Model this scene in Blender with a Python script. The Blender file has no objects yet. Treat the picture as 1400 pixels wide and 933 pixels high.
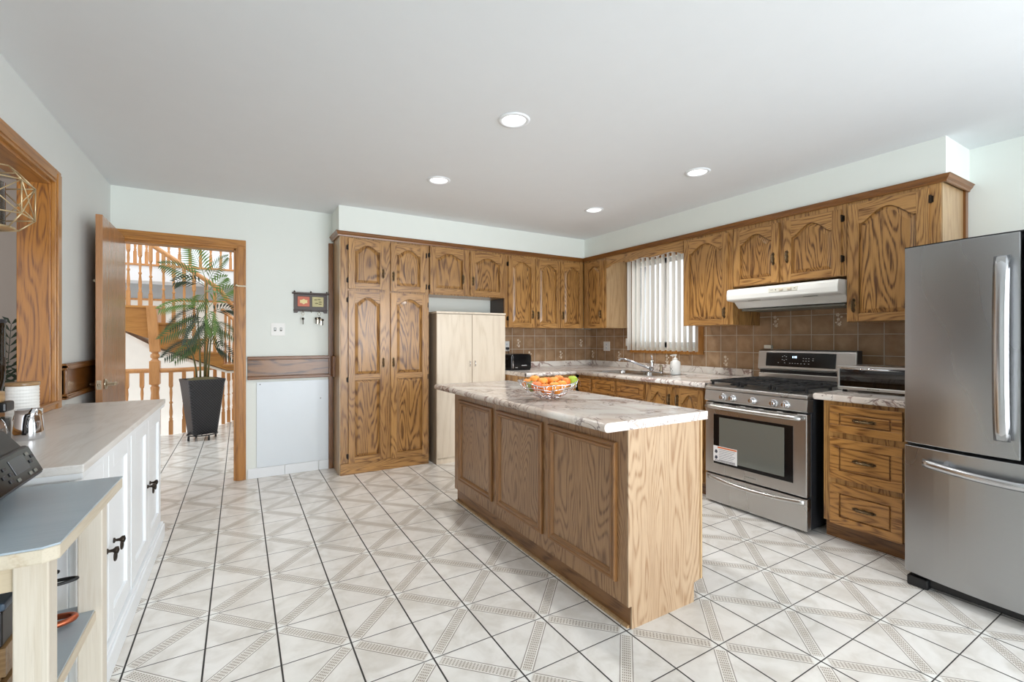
import bpy, bmesh, math, random
from mathutils import Vector, Matrix
from math import sin, cos, pi, radians, sqrt, atan2
random.seed(7)
C = bpy.context.scene.collection
SC = bpy.context.scene
# ------------------------------------------------------------------ camera, world, light, exposure
F_PX, YAW, HORIZON, CAM_Z = 625.2, 0.536824, 464.1, 1.24
cd = bpy.data.cameras.new('camera'); cam = bpy.data.objects.new('camera', cd); C.objects.link(cam)
cam.location = (0, 0, CAM_Z); cam.rotation_euler = (pi/2, 0, -YAW)
cd.sensor_width = 36; cd.lens = F_PX/1400*36; cd.shift_y = (HORIZON-466.5)/1400; cd.clip_start = .05
SC.camera = cam
SC.view_settings.view_transform = 'Standard'; SC.view_settings.look = 'None'
SC.view_settings.gamma = 1; SC.view_settings.use_curve_mapping = False
SC.view_settings.exposure = 0.5
SC.cycles.max_bounces = 10; SC.cycles.diffuse_bounces = 6; SC.cycles.glossy_bounces = 5
SC.cycles.sample_clamp_indirect = 6
def s2l(c):
    return tuple((v/255/12.92 if v/255 <= .04045 else ((v/255+.055)/1.055)**2.4) for v in c)
w = bpy.data.worlds.new('sky'); SC.world = w; w.use_nodes = True
w.node_tree.nodes['Background'].inputs[0].default_value = (.88, .94, 1, 1)
w.node_tree.nodes['Background'].inputs[1].default_value = 1.1
def area(name, loc, rot, sx, sy, power, col=(1, 1, 1), spread=pi):
    l = bpy.data.lights.new(name, 'AREA'); l.shape = 'RECTANGLE'; l.size = sx; l.size_y = sy
    l.energy = power; l.color = col; l.spread = spread
    o = bpy.data.objects.new(name, l); C.objects.link(o); o.location = loc; o.rotation_euler = rot
    return o
area('daylight_patio_door', (1.7, -4.6, 1.0), (pi/2+.03, 0, 0), 7.0, 3.4, 560, (.90, .95, 1))
area('daylight_side_window', (4.3, -0.55, 1.45), (0, pi/2, 0), 1.3, 1.5, 30, (.93, .97, 1))
area('daylight_kitchen_window', (4.5, 3.5, 1.7), (0, pi/2, 0), 1.3, 1.2, 12, (.95, .98, 1))
area('daylight_stairwell', (-0.3, 7.6, 4.6), (0, 0, 0), 3.2, 3.2, 34, (1, .98, .94))
# ------------------------------------------------------------------ helpers
ORG = {}
def tag(o, label=None, cat=None, group=None, kind=None):
    if label: o['label'] = label
    if cat: o['category'] = cat
    if group: o['group'] = group
    if kind: o['kind'] = kind
    return o
def EMP(name, loc, label=None, cat=None, group=None, kind=None):
    o = bpy.data.objects.new(name, None); C.objects.link(o); o.location = loc
    o.empty_display_size = .1
    ORG[o] = Vector(loc); return tag(o, label, cat, group, kind)
class MB:
    def __init__(s): s.bm = bmesh.new()
    def face(s, vs, m=0, sm=False):
        try: f = s.bm.faces.new(vs)
        except ValueError: return None
        f.material_index = m; f.smooth = sm; return f
    def box(s, x0, x1, y0, y1, z0, z1, m=0):
        if x0 > x1: x0, x1 = x1, x0
        if y0 > y1: y0, y1 = y1, y0
        if z0 > z1: z0, z1 = z1, z0
        v = [s.bm.verts.new((x, y, z)) for x in (x0, x1) for y in (y0, y1) for z in (z0, z1)]
        for q in ((0,1,3,2),(4,6,7,5),(0,4,5,1),(2,3,7,6),(0,2,6,4),(1,5,7,3)): s.face([v[i] for i in q], m)
        return s
    def hexa(s, p, m=0):      # eight points, bottom four then top four
        v = [s.bm.verts.new(q) for q in p]
        for q in ((3,2,1,0),(4,5,6,7),(0,1,5,4),(1,2,6,5),(2,3,7,6),(3,0,4,7)): s.face([v[i] for i in q], m)
        return s
    def rings(s, R, m=0, sm=True, cap=True, closed=False):
        vs = [[s.bm.verts.new(p) for p in r] for r in R]
        n = len(R[0]); k = len(vs)
        for i in range(k if closed else k-1):
            a, b = vs[i], vs[(i+1) % k]
            for j in range(n): s.face([a[j], a[(j+1)%n], b[(j+1)%n], b[j]], m, sm)
        if cap and not closed:
            s.face(list(reversed(vs[0])), m); s.face(vs[-1], m)
        return s
    def cyl(s, p0, p1, r, r2=None, n=16, m=0, sm=True):
        p0, p1 = Vector(p0), Vector(p1); r2 = r if r2 is None else r2
        d = (p1-p0).normalized(); u = d.orthogonal().normalized(); v = d.cross(u)
        R = [[p + u*(rr*cos(2*pi*i/n)) + v*(rr*sin(2*pi*i/n)) for i in range(n)] for p, rr in ((p0, r), (p1, r2))]
        return s.rings(R, m, sm)
    def tube(s, pts, r, n=8, m=0, closed=False):
        P = [Vector(p) for p in pts]; R = []; k = len(P); u = None
        for i in range(k):
            if closed: d = P[(i+1)%k]-P[i-1]
            else: d = P[min(i+1, k-1)]-P[max(i-1, 0)]
            d.normalize()
            if u is None: u = d.orthogonal().normalized()
            u = (u-d*u.dot(d)); u = u.normalized() if u.length > 1e-6 else d.orthogonal().normalized()
            v = d.cross(u); rr = r[i] if isinstance(r, (list, tuple)) else r
            R.append([P[i]+u*(rr*cos(2*pi*j/n))+v*(rr*sin(2*pi*j/n)) for j in range(n)])
        return s.rings(R, m, True, True, closed)
    def lathe(s, prof, c, n=24, m=0, sm=True, cap=True, axis='z'):
        def pt(r, h, a):
            if axis == 'z': return (c[0]+r*cos(a), c[1]+r*sin(a), c[2]+h)
            if axis == 'x': return (c[0]+h, c[1]+r*cos(a), c[2]+r*sin(a))
            return (c[0]+r*cos(a), c[1]+h, c[2]+r*sin(a))
        return s.rings([[pt(max(r, 1e-4), h, 2*pi*i/n) for i in range(n)] for r, h in prof], m, sm, cap)
    def prism(s, poly, fn, d0, d1, m=0, sm=False):   # fn(u, v, d) -> point
        a = [s.bm.verts.new(fn(u, v, d0)) for u, v in poly]; b = [s.bm.verts.new(fn(u, v, d1)) for u, v in poly]
        n = len(poly); s.face(a, m); s.face(list(reversed(b)), m)
        for i in range(n): s.face([a[i], b[i], b[(i+1)%n], a[(i+1)%n]], m, sm)
        return s
    def build(s, name, mats, parent=None, origin=None, bevel=None, seg=2, recalc=True):
        bm = s.bm
        if recalc: bmesh.ops.recalc_face_normals(bm, faces=bm.faces)
        cs = [v.co for v in bm.verts]
        lo = Vector([min(c[i] for c in cs) for i in range(3)]); hi = Vector([max(c[i] for c in cs) for i in range(3)])
        org = Vector(origin) if origin is not None else (lo+hi)/2
        bmesh.ops.translate(bm, verts=bm.verts, vec=-org)
        me = bpy.data.meshes.new(name); bm.to_mesh(me); bm.free()
        for mt in (mats if isinstance(mats, (list, tuple)) else [mats]): me.materials.append(mt)
        o = bpy.data.objects.new(name, me); C.objects.link(o); ORG[o] = org
        if parent: o.parent = parent; o.location = org-ORG[parent]
        else: o.location = org
        if bevel:
            b = o.modifiers.new('bevel', 'BEVEL'); b.width = bevel; b.segments = seg; b.limit_method = 'ANGLE'; b.angle_limit = radians(40)
            b.harden_normals = False
        return o
def box(name, mat, parent, x0, x1, y0, y1, z0, z1, bevel=.002):
    return MB().box(x0, x1, y0, y1, z0, z1).build(name, mat, parent, bevel=bevel)
def copy_tree(o, parent=None):
    c = o.copy(); C.objects.link(c)
    if parent: c.parent = parent
    for ch in list(o.children): copy_tree(ch, c)
    return c
# ------------------------------------------------------------------ node helpers
class N:
    def __init__(s, t, sk): s.t = t; s.s = sk
    def op(s, kind, *o, clamp=False):
        n = s.t.nodes.new('ShaderNodeMath'); n.operation = kind; n.use_clamp = clamp
        for i, a in enumerate((s,)+o):
            if isinstance(a, N): s.t.links.new(a.s, n.inputs[i])
            else: n.inputs[i].default_value = a
        return N(s.t, n.outputs[0])
    def __add__(s, o): return s.op('ADD', o)
    def __radd__(s, o): return s.op('ADD', o)
    def __sub__(s, o): return s.op('SUBTRACT', o)
    def __rsub__(s, o): return (s*-1)+o
    def __mul__(s, o): return s.op('MULTIPLY', o)
    def __rmul__(s, o): return s.op('MULTIPLY', o)
    def __truediv__(s, o): return s.op('DIVIDE', o)
    def lt(s, o): return s.op('LESS_THAN', o)
    def gt(s, o): return s.op('GREATER_THAN', o)
    def abs(s): return s.op('ABSOLUTE')
    def fl(s): return s.op('FLOOR')
    def fr(s): return s.op('FRACT')
    def sin(s): return s.op('SINE')
    def mx(s, o): return s.op('MAXIMUM', o)
    def mn(s, o): return s.op('MINIMUM', o)
    def pw(s, o): return s.op('POWER', o)
    def clamp(s): return s.op('ADD', 0.0, clamp=True)
    def ss(s, a, b):
        n = s.t.nodes.new('ShaderNodeMapRange'); n.interpolation_type = 'SMOOTHSTEP'
        s.t.links.new(s.s, n.inputs[0]); n.inputs[1].default_value = a; n.inputs[2].default_value = b
        return N(s.t, n.outputs[0])
def newmat(name):
    m = bpy.data.materials.new(name); m.use_nodes = True
    t = m.node_tree; b = t.nodes['Principled BSDF']; return m, t, b
def coords(t, rand=True):
    tc = t.nodes.new('ShaderNodeTexCoord')
    if not rand: return tc.outputs['Object']
    oi = t.nodes.new('ShaderNodeObjectInfo'); vm = t.nodes.new('ShaderNodeVectorMath'); vm.operation = 'MULTIPLY_ADD'
    cb = t.nodes.new('ShaderNodeCombineXYZ')
    for i in range(3): t.links.new(oi.outputs['Random'], cb.inputs[i])
    t.links.new(cb.outputs[0], vm.inputs[0]); vm.inputs[1].default_value = (37, 53, 71)
    t.links.new(tc.outputs['Object'], vm.inputs[2]); return vm.outputs[0]
def scale(t, v, sx, sy, sz):
    n = t.nodes.new('ShaderNodeVectorMath'); n.operation = 'MULTIPLY'; t.links.new(v, n.inputs[0]); n.inputs[1].default_value = (sx, sy, sz)
    return n.outputs[0]
def noise(t, v, sc=1, det=2, rough=.5, dist=0):
    n = t.nodes.new('ShaderNodeTexNoise'); t.links.new(v, n.inputs['Vector']); n.inputs['Scale'].default_value = sc
    n.inputs['Detail'].default_value = det; n.inputs['Roughness'].default_value = rough; n.inputs['Distortion'].default_value = dist
    return N(t, n.outputs['Fac'])
def mix(t, f, a, b):
    n = t.nodes.new('ShaderNodeMix'); n.data_type = 'RGBA'
    if isinstance(f, N): t.links.new(f.s, n.inputs[0])
    else: n.inputs[0].default_value = f
    for i, c in ((6, a), (7, b)):
        if isinstance(c, (tuple, list)): n.inputs[i].default_value = (*c[:3], 1)
        else: t.links.new(c, n.inputs[i])
    return n.outputs[2]
def bump(t, b, h, strength, dist=.002):
    n = t.nodes.new('ShaderNodeBump'); n.inputs['Strength'].default_value = strength; n.inputs['Distance'].default_value = dist
    t.links.new(h.s, n.inputs['Height']); t.links.new(n.outputs[0], b.inputs['Normal'])
def plain(name, rgb, rough=.5, metal=0, spec=.5, var=0, coat=0):
    m, t, b = newmat(name); c = s2l(rgb)
    b.inputs['Roughness'].default_value = rough; b.inputs['Metallic'].default_value = metal
    b.inputs['Specular IOR Level'].default_value = spec; b.inputs['Coat Weight'].default_value = coat
    n = noise(t, coords(t), 9, 3)
    v = var or .05
    t.links.new(mix(t, n, tuple(x*(1-v) for x in c), tuple(min(1, x*(1+v)) for x in c)), b.inputs['Base Color'])
    return m
def glow(name, rgb, st):
    m, t, b = newmat(name); b.inputs['Base Color'].default_value = (*s2l(rgb), 1)
    b.inputs['Emission Color'].default_value = (*s2l(rgb), 1); b.inputs['Emission Strength'].default_value = st; return m
def oak(name, light, dark, axis='z', rings=20, rough=.34, contrast=.85, across=6.5, along=.95, pore=.3):
    m, t, b = newmat(name); v = coords(t)
    def sc(ac, al): return scale(t, v, *[al if a == axis else ac for a in 'xyz'])
    n = noise(t, sc(across, along), 1, 1.6, .45, .25)
    fine = noise(t, sc(130, 7), 1, 2, .6)
    r = ((n*rings*2*pi+fine*1.6).sin()*.5+.5).pw(2.4)
    po = noise(t, sc(330, 9), 1, 2, .6).ss(.52, .68)
    big = noise(t, sc(3, .7), 1, 1)
    f = (r*contrast*(fine.ss(.34, .62)*.85+.3)).clamp()
    col = mix(t, f, s2l(light), s2l(dark))
    dk = tuple(x*.55 for x in s2l(dark))
    col = mix(t, po*pore, col, dk)
    col = mix(t, big.ss(.3, .75)*.28, col, s2l(dark))
    t.links.new(col, b.inputs['Base Color']); b.inputs['Roughness'].default_value = rough
    b.inputs['Coat Weight'].default_value = .25; b.inputs['Coat Roughness'].default_value = .18
    bump(t, b, fine+po*-1, .12, .001)
    return m
def steel(name, rgb=(178, 178, 178), rough=.27, axis='y', bs=.04):
    m, t, b = newmat(name); v = coords(t)
    b.inputs['Metallic'].default_value = 1
    n = noise(t, scale(t, v, *[2 if a == axis else 900 for a in 'xyz']), 1, 2)
    c = s2l(rgb); t.links.new(mix(t, n, tuple(x*.96 for x in c), tuple(min(1, x*1.03) for x in c)), b.inputs['Base Color'])
    big = noise(t, scale(t, v, 3, 3, 1), 1, 2)
    t.links.new((big*.14+(rough-.08)).s, b.inputs['Roughness'])
    b.inputs['Anisotropic'].default_value = .3
    return m
# ------------------------------------------------------------------ materials
OL, OD = (184, 138, 80), (104, 64, 26)
M = {}
M['oak_z'] = oak('oak_vertical_grain', OL, OD, 'z')
M['oak_x'] = oak('oak_grain_across', OL, OD, 'x')
M['oak_y'] = oak('oak_grain_depth', OL, OD, 'y')
M['oak_panel'] = oak('oak_cathedral_panel', (180, 133, 74), (90, 54, 20), 'z', rings=22, across=5.5, along=.8, contrast=1.1)
M['oak_drawer'] = oak('oak_drawer_front', (184, 132, 70), (104, 62, 24), 'y', rings=18)
M['oak_side'] = oak('oak_pale_veneer', (188, 158, 118), (150, 114, 74), 'z', rings=10, contrast=.6)
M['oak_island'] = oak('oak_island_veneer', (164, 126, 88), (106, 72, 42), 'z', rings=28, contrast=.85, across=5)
M['oak_end_glare'] = oak('oak_island_end_glare', (184, 157, 126), (142, 108, 76), 'z', rings=28, contrast=.8, across=5)  # same island oak, paler: glare on the near end put into the colour
M['oak_frame_z'] = oak('oak_frame_moulding_z', (150, 106, 62), (104, 68, 34), 'z', rings=14, contrast=.45)
M['oak_frame_y'] = oak('oak_frame_moulding_y', (150, 106, 62), (104, 68, 34), 'y', rings=14, contrast=.45)
M['oak_base'] = oak('oak_plinth', (140, 98, 56), (92, 56, 24), 'y', rings=12)
M['crown'] = oak('dark_oak_moulding_x', (132, 84, 34), (86, 48, 14), 'x', rings=8, contrast=.5)
M['crown_y'] = oak('dark_oak_moulding_y', (132, 84, 34), (86, 48, 14), 'y', rings=8, contrast=.5)
M['crown_z'] = oak('dark_oak_moulding_z', (132, 84, 34), (86, 48, 14), 'z', rings=8, contrast=.5)
M['gold_z'] = oak('golden_oak_z', (186, 128, 58), (136, 84, 30), 'z', rings=12, contrast=.6)
M['gold_x'] = oak('golden_oak_x', (186, 128, 58), (136, 84, 30), 'x', rings=10, contrast=.6)
M['gold_y'] = oak('golden_oak_y', (186, 128, 58), (136, 84, 30), 'y', rings=10, contrast=.6)
M['jamb'] = oak('plywood_jamb', (180, 118, 42), (116, 66, 14), 'z', rings=22, contrast=.9, across=5)
M['door'] = oak('slab_door_veneer', (176, 128, 88), (150, 102, 62), 'z', rings=5, contrast=.4, rough=.22)
M['rail'] = oak('dado_oak_x', (142, 98, 52), (70, 40, 16), 'x', rings=11, contrast=1, across=7, along=.9)
M['rail_y'] = oak('dado_oak_y', (128, 80, 36), (84, 48, 18), 'y', rings=6, contrast=.5, rough=.25)
M['stair'] = oak('honey_stair_wood', (206, 148, 90), (170, 112, 56), 'z', rings=7, contrast=.5)
M['stair_d'] = oak('honey_stair_stringer', (186, 130, 62), (150, 98, 40), 'x', rings=8, contrast=.5)
M['wall'] = plain('pale_mint_wall_paint', (230, 235, 229), .6, var=.01)
M['wall_l'] = plain('left_wall_paint', (224, 228, 226), .6, var=.01)
M['ceil'] = plain('ceiling_paint', (226, 229, 231), .8, var=.015)
M['white'] = plain('white_paint', (236, 240, 243), .4, var=.01)
M['panelw'] = plain('white_wall_board', (226, 234, 240), .35, var=.01)
M['plastic'] = plain('white_plastic', (238, 238, 234), .35, var=.01)
M['ivory'] = plain('ivory_plate', (226, 224, 212), .4, var=.01)
M['black'] = plain('black_plastic', (22, 22, 24), .35)
M['blackg'] = plain('black_gloss', (12, 12, 14), .12)
M['iron'] = plain('cast_iron', (28, 29, 31), .5)
M['bronze'] = plain('dark_bronze', (112, 94, 70), .32, .85, var=.4)
M['hinge'] = plain('dark_hinge', (48, 40, 32), .4, .7)
M['chrome'] = plain('chrome', (225, 225, 228), .08, 1, var=.01)
M['nickel'] = plain('aged_nickel', (176, 164, 142), .25, .95)
M['steel'] = steel('brushed_steel_y', (200, 199, 197), .30, 'y')
M['steel_z'] = steel('brushed_steel_fridge', (170, 171, 172), .30, 'y', .03)
M['steel_s'] = steel('sink_steel', (190, 192, 194), .22, 'y')
M['darkside'] = plain('charcoal_appliance_side', (40, 42, 46), .4)
M['melamine'] = oak('pale_wood_melamine', (226, 213, 194), (208, 192, 170), 'z', rings=6, contrast=.6, rough=.3, pore=.1)
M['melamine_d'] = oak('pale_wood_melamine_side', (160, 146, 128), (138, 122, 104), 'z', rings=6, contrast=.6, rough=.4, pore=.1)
M['pine'] = oak('whitewashed_pine', (212, 204, 190), (190, 176, 154), 'z', rings=4, contrast=.4, rough=.55, pore=.08)
M['pine_y'] = oak('whitewashed_pine_y', (206, 196, 176), (174, 154, 126), 'y', rings=4, contrast=.5, rough=.55, pore=.1)
M['pine_x'] = oak('whitewashed_pine_x', (206, 192, 166), (172, 150, 116), 'x', rings=4, contrast=.5, rough=.55, pore=.1)
M['grey'] = oak('grey_painted_top', (170, 182, 190), (154, 168, 178), 'x', rings=3, contrast=.4, rough=.5, pore=.04)
M['limewood'] = oak('limed_wood_top', (228, 226, 222), (204, 198, 190), 'y', rings=6, contrast=.5, rough=.4, pore=.06, along=1.6)
M['lidwood'] = oak('lid_wood', (170, 138, 98), (136, 104, 66), 'x', rings=6)
M['wicker'] = None
M['orange'] = plain('orange_peel', (238, 128, 28), .45, var=.12)
m, t, b = newmat('orange_peel'); oi = t.nodes.new('ShaderNodeObjectInfo')
t.links.new(mix(t, N(t, oi.outputs['Random']), s2l((226, 112, 34)), s2l((238, 158, 66))), b.inputs['Base Color']); b.inputs['Roughness'].default_value = .42
bump(t, b, noise(t, coords(t), 420, 2), .25, .001); M['orange'] = m
M['peach'] = plain('peach_skin', (226, 120, 70), .5, var=.4)
M['apple'] = plain('green_apple_skin', (168, 190, 62), .3, var=.15)
M['pear'] = plain('mottled_green_skin', (126, 128, 74), .5, var=.6)
M['leaf1'] = plain('palm_leaf_mid', (84, 108, 62), .5, var=.3)
M['leaf2'] = plain('palm_leaf_dark', (50, 66, 50), .5, var=.3)
M['leaf3'] = plain('palm_leaf_bright', (104, 138, 70), .5, var=.3)
M['stem'] = plain('palm_stem', (96, 92, 52), .6, var=.3)
M['moss'] = plain('planter_moss', (104, 96, 66), .9, var=.5)
M['gold'] = plain('pale_gold_wire', (216, 196, 156), .4, .7)
M['candle'] = plain('candle_wax', (240, 236, 226), .5, var=.01)
M['copper'] = plain('copper', (176, 96, 66), .35, .8)
M['espresso'] = plain('dark_walnut', (58, 40, 28), .4)
M['greyr'] = plain('grey_rim', (120, 120, 112), .5)
M['bulb'] = glow('lamp_bulb', (255, 252, 245), 14)
M['cone'] = plain('lamp_reflector', (236, 238, 240), .25, .3)
M['screen'] = plain('dark_screen', (70, 74, 78), .2)
M['lcd'] = glow('clock_digits', (200, 230, 255), 1.2)
M['mark'] = plain('pale_print', (200, 200, 200), .5)
M['sticker'] = plain('sticker_paper', (232, 230, 230), .4, var=.01)
M['stickero'] = plain('sticker_orange', (214, 110, 50), .4)
M['stickerk'] = plain('sticker_ink', (60, 62, 74), .5)
M['tealblack'] = plain('blue_grey_lid', (70, 88, 108), .4)
M['plaster'] = plain('stairwell_plaster', (238, 232, 222), .8, var=.04)
M['greyband'] = plain('stairwell_grey_band', (176, 178, 178), .7, var=.02)  # grey band below the gallery slab, darker than the plaster under it
M['room2'] = plain('next_room_wall', (196, 184, 174), .7, var=.02)
M['red'] = plain('tile_picture_red', (196, 92, 56), .4, var=.2)
M['sage'] = plain('tile_picture_sage', (188, 178, 122), .4, var=.2)
M['cream'] = plain('cream_paint', (224, 204, 140), .4)
M['petal'] = plain('tile_flower_petal', (232, 220, 202), .4, var=.1)
M['olive'] = plain('leaf_print', (118, 112, 60), .5)
M['bedroll'] = plain('vane_hem', (222, 218, 210), .7)
def glass(name, col=(1, 1, 1), rough=0, alpha=.15):
    m, t, b = newmat(name)
    tr = t.nodes.new('ShaderNodeBsdfTransparent'); gl = t.nodes.new('ShaderNodeBsdfGlossy'); gl.inputs['Roughness'].default_value = rough+.02
    mx = t.nodes.new('ShaderNodeMixShader'); fr = t.nodes.new('ShaderNodeFresnel'); fr.inputs[0].default_value = 1.45
    tr.inputs[0].default_value = (*col, 1)
    t.links.new((N(t, fr.outputs[0])*.9+alpha*.2).s, mx.inputs[0]); t.links.new(tr.outputs[0], mx.inputs[1]); t.links.new(gl.outputs[0], mx.inputs[2])
    t.links.new(mx.outputs[0], t.nodes['Material Output'].inputs[0]); return m
M['glass'] = glass('clear_glass'); M['steel_h'] = plain('satin_steel_handle', (196, 197, 199), .22, 1, var=.01); M['smoke'] = glass('smoked_glass', (.32, .32, .33))
m, t, b = newmat('blind_fabric')
tl = t.nodes.new('ShaderNodeBsdfTranslucent'); tl.inputs[0].default_value = (.85, .82, .78, 1)
mx = t.nodes.new('ShaderNodeMixShader'); mx.inputs[0].default_value = .22
b.inputs['Base Color'].default_value = (*s2l((222, 217, 208)), 1); b.inputs['Roughness'].default_value = .8
t.links.new(b.outputs[0], mx.inputs[1]); t.links.new(tl.outputs[0], mx.inputs[2]); t.links.new(mx.outputs[0], t.nodes['Material Output'].inputs[0])
M['blind'] = m
# woven planter
m, t, b = newmat('black_wicker'); v = coords(t, False)
sx = t.nodes.new('ShaderNodeSeparateXYZ'); t.links.new(v, sx.inputs[0]); X, Y, Z = [N(t, o) for o in sx.outputs]
wv = (((X+Y)*160).sin()*((Z*190).sin()))
t.links.new(mix(t, wv.ss(-.4, .9), s2l((26, 26, 30)), s2l((58, 58, 64))), b.inputs['Base Color']); b.inputs['Roughness'].default_value = .45
bump(t, b, wv, .5, .004); M['wicker'] = m
# marble laminate
def marble(name):
    m, t, b = newmat(name); v = coords(t)
    rt = t.nodes.new('ShaderNodeVectorRotate'); rt.rotation_type = 'Z_AXIS'; rt.inputs['Angle'].default_value = .6; t.links.new(v, rt.inputs['Vector']); v = rt.outputs[0]
    n0 = noise(t, scale(t, v, 2.2, 5.0, 4), 1, 4, .55, 1.0)
    n1 = noise(t, scale(t, v, 4.5, 2.6, 4), 1, 5, .6, 1.6)
    n2 = noise(t, scale(t, v, 2.5, 2.5, 2), 1, 3)
    n3 = noise(t, scale(t, v, 1.6, 4, 3), 1, 2)
    v1 = (1-(n0-.5).abs().ss(.002, .032))*(n2.ss(.32, .56)); v2 = (1-(n1-.51).abs().ss(.001, .018))*n3.ss(.35, .6)
    cl = mix(t, n3.ss(.35, .7), s2l((240, 236, 230)), s2l((214, 202, 192)))
    cl = mix(t, n1.ss(.45, .75)*.5, cl, s2l((200, 180, 166)))
    cl = mix(t, v1*.8, cl, s2l((134, 100, 92))); cl = mix(t, v2*.75, cl, s2l((104, 84, 84)))
    t.links.new(cl, b.inputs['Base Color']); b.inputs['Roughness'].default_value = .16; b.inputs['Specular IOR Level'].default_value = .38
    return m
M['marble'] = marble('rose_marble_laminate')
# floor tile: square tiles with a dotted diagonal band in each, white diamonds where bands meet
m, t, b = newmat('patterned_floor_tile')
ge = t.nodes.new('ShaderNodeNewGeometry'); sp = t.nodes.new('ShaderNodeSeparateXYZ'); t.links.new(ge.outputs['Position'], sp.inputs[0])
U = (N(t, sp.outputs[0])+.1191)/.2551; V = (N(t, sp.outputs[1])-2.4586)/.2591
fu, fv, iu, iv = U.fr(), V.fr(), U.fl(), V.fl()
par = ((iu+iv)*.5).fr().gt(.25)
d0 = fu-fv; t0 = (fu+fv)*.5; d1 = fu+fv-1; t1 = (fu-fv+1)*.5
D = (d0*(1-par)+d1*par)*.7071; T = t0*(1-par)+t1*par
aD = D.abs()
gx = fu.mn(1-fu); gy = fv.mn(1-fv)
groutx = 1-gx.ss(.009, .017); grouty = 1-gy.ss(.005, .012)
band = aD.lt(.088); edge = (1-(aD-.092).abs().ss(.003, .010))
white = (1-(aD-.072).abs().ss(.004, .012))
dots = ((T*2*pi*27).sin()*.5+.5).ss(.45, .75)*((D*2*pi*36+1.57).sin()*.5+.5).ss(.35, .7)*aD.lt(.064)
td = T.mn(1-T)
inb = td.gt(.085)
q = t.nodes.new('ShaderNodeTexWhiteNoise'); q.noise_dimensions = '2D'; cb = t.nodes.new('ShaderNodeCombineXYZ')
t.links.new(iu.s, cb.inputs[0]); t.links.new(iv.s, cb.inputs[1]); t.links.new(cb.outputs[0], q.inputs[0])
cloud = noise(t, ge.outputs['Position'], 7, 4, .6, .6)
base = mix(t, cloud.ss(.35, .72), s2l((234, 232, 228)), s2l((212, 208, 201)))
base = mix(t, N(t, q.outputs[0])*.18, base, s2l((214, 210, 203)))
base = mix(t, band*inb*.38, base, s2l((190, 180, 166)))
base = mix(t, dots*inb*.85, base, s2l((108, 96, 84)))
base = mix(t, white*inb*.7, base, s2l((238, 236, 230)))
base = mix(t, edge*inb*.75, base, s2l((96, 86, 76)))
diam = (gx.mn(.2)+gy.mn(.2)).lt(.14)*td.lt(.12)*((fu*40).sin()*.012+aD).lt(.075)
base = mix(t, diam*.85, base, s2l((236, 236, 232)))
base = mix(t, (groutx.mx(grouty)), base, s2l((44, 42, 40)))
t.links.new(base, b.inputs['Base Color'])
t.links.new((cloud*.1+.17+groutx.mx(grouty)*.5).s, b.inputs['Roughness']); b.inputs['Specular IOR Level'].default_value = .5
bump(t, b, (groutx.mx(grouty))*-1, .3, .003)
M['floor'] = m
# wall tile
def walltile(name, axis, pos0, pitch, z0):
    m, t, b = newmat(name); ge = t.nodes.new('ShaderNodeNewGeometry'); sp = t.nodes.new('ShaderNodeSeparateXYZ'); t.links.new(ge.outputs['Position'], sp.inputs[0])
    U = (N(t, sp.outputs[0 if axis == 'x' else 1])-pos0)/pitch; V = (N(t, sp.outputs[2])-z0)/.158
    fu, fv = U.fr(), V.fr(); g = 1-(fu.mn(1-fu)).mn(fv.mn(1-fv)).ss(.012, .026)
    q = t.nodes.new('ShaderNodeTexWhiteNoise'); q.noise_dimensions = '2D'; cb = t.nodes.new('ShaderNodeCombineXYZ')
    t.links.new(U.fl().s, cb.inputs[0]); t.links.new(V.fl().s, cb.inputs[1]); t.links.new(cb.outputs[0], q.inputs[0])
    cl = noise(t, ge.outputs['Position'], 11, 3)
    edge = (fu-.5).abs().mx((fv-.5).abs()).ss(.2, .5)
    c = mix(t, cl.ss(.3, .7), s2l((184, 154, 122)), s2l((156, 124, 92)))
    c = mix(t, edge*.35, c, s2l((126, 96, 70))); c = mix(t, N(t, q.outputs[0])*.3, c, s2l((142, 112, 84)))
    c = mix(t, g, c, s2l((196, 184, 166)))
    t.links.new(c, b.inputs['Base Color']); t.links.new((g*.4+.22).s, b.inputs['Roughness']); bump(t, b, g*-1, .4, .003); return m
M['tile_x'] = walltile('brown_wall_tile_back', 'x', 2.779, .1592, .964)
M['tile_y'] = walltile('brown_wall_tile_right', 'y', 4.708, .1625, .961)
# ------------------------------------------------------------------ the setting
ST = dict(kind='structure')
CEIL = 2.449; XL, XR, YB, YR = -.87, 4.0, 4.68, -1.7
def struct(name, mb, mat, parent=None, **k): return tag(mb.build(name, mat, parent, **k), kind='structure' if not parent else None)
mb = MB()
hall = [(4.12, YR), (4.12, 4.8), (.8, 4.8), (.8, 9.0), (.14, 9.0), (-.02, 8.28), (-.2, 7.86), (-.42, 7.6), (-.62, 7.43), (-.76, 7.33), (-.94, 7.33), (-1.5, 7.42), (-3.2, 7.5), (-3.2, 4.8), (-1.0, 4.8), (-1.0, YR)]
mb.prism(hall, lambda u, v, d: (u, v, d), 0, -.05)
struct('floor', mb, M['floor'], origin=(0, 0, 0))
LAMPS = [(1.298, 2.158), (1.298, 3.266), (2.84, 2.152), (2.84, 3.275)]
mb = MB()
def lin(a): return a
xs = [-1.0, 1.178, 1.418, 2.72, 2.96, 4.12]; ys = [YR-.12, 2.035, 2.275, 3.15, 3.39, 4.8]
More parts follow.
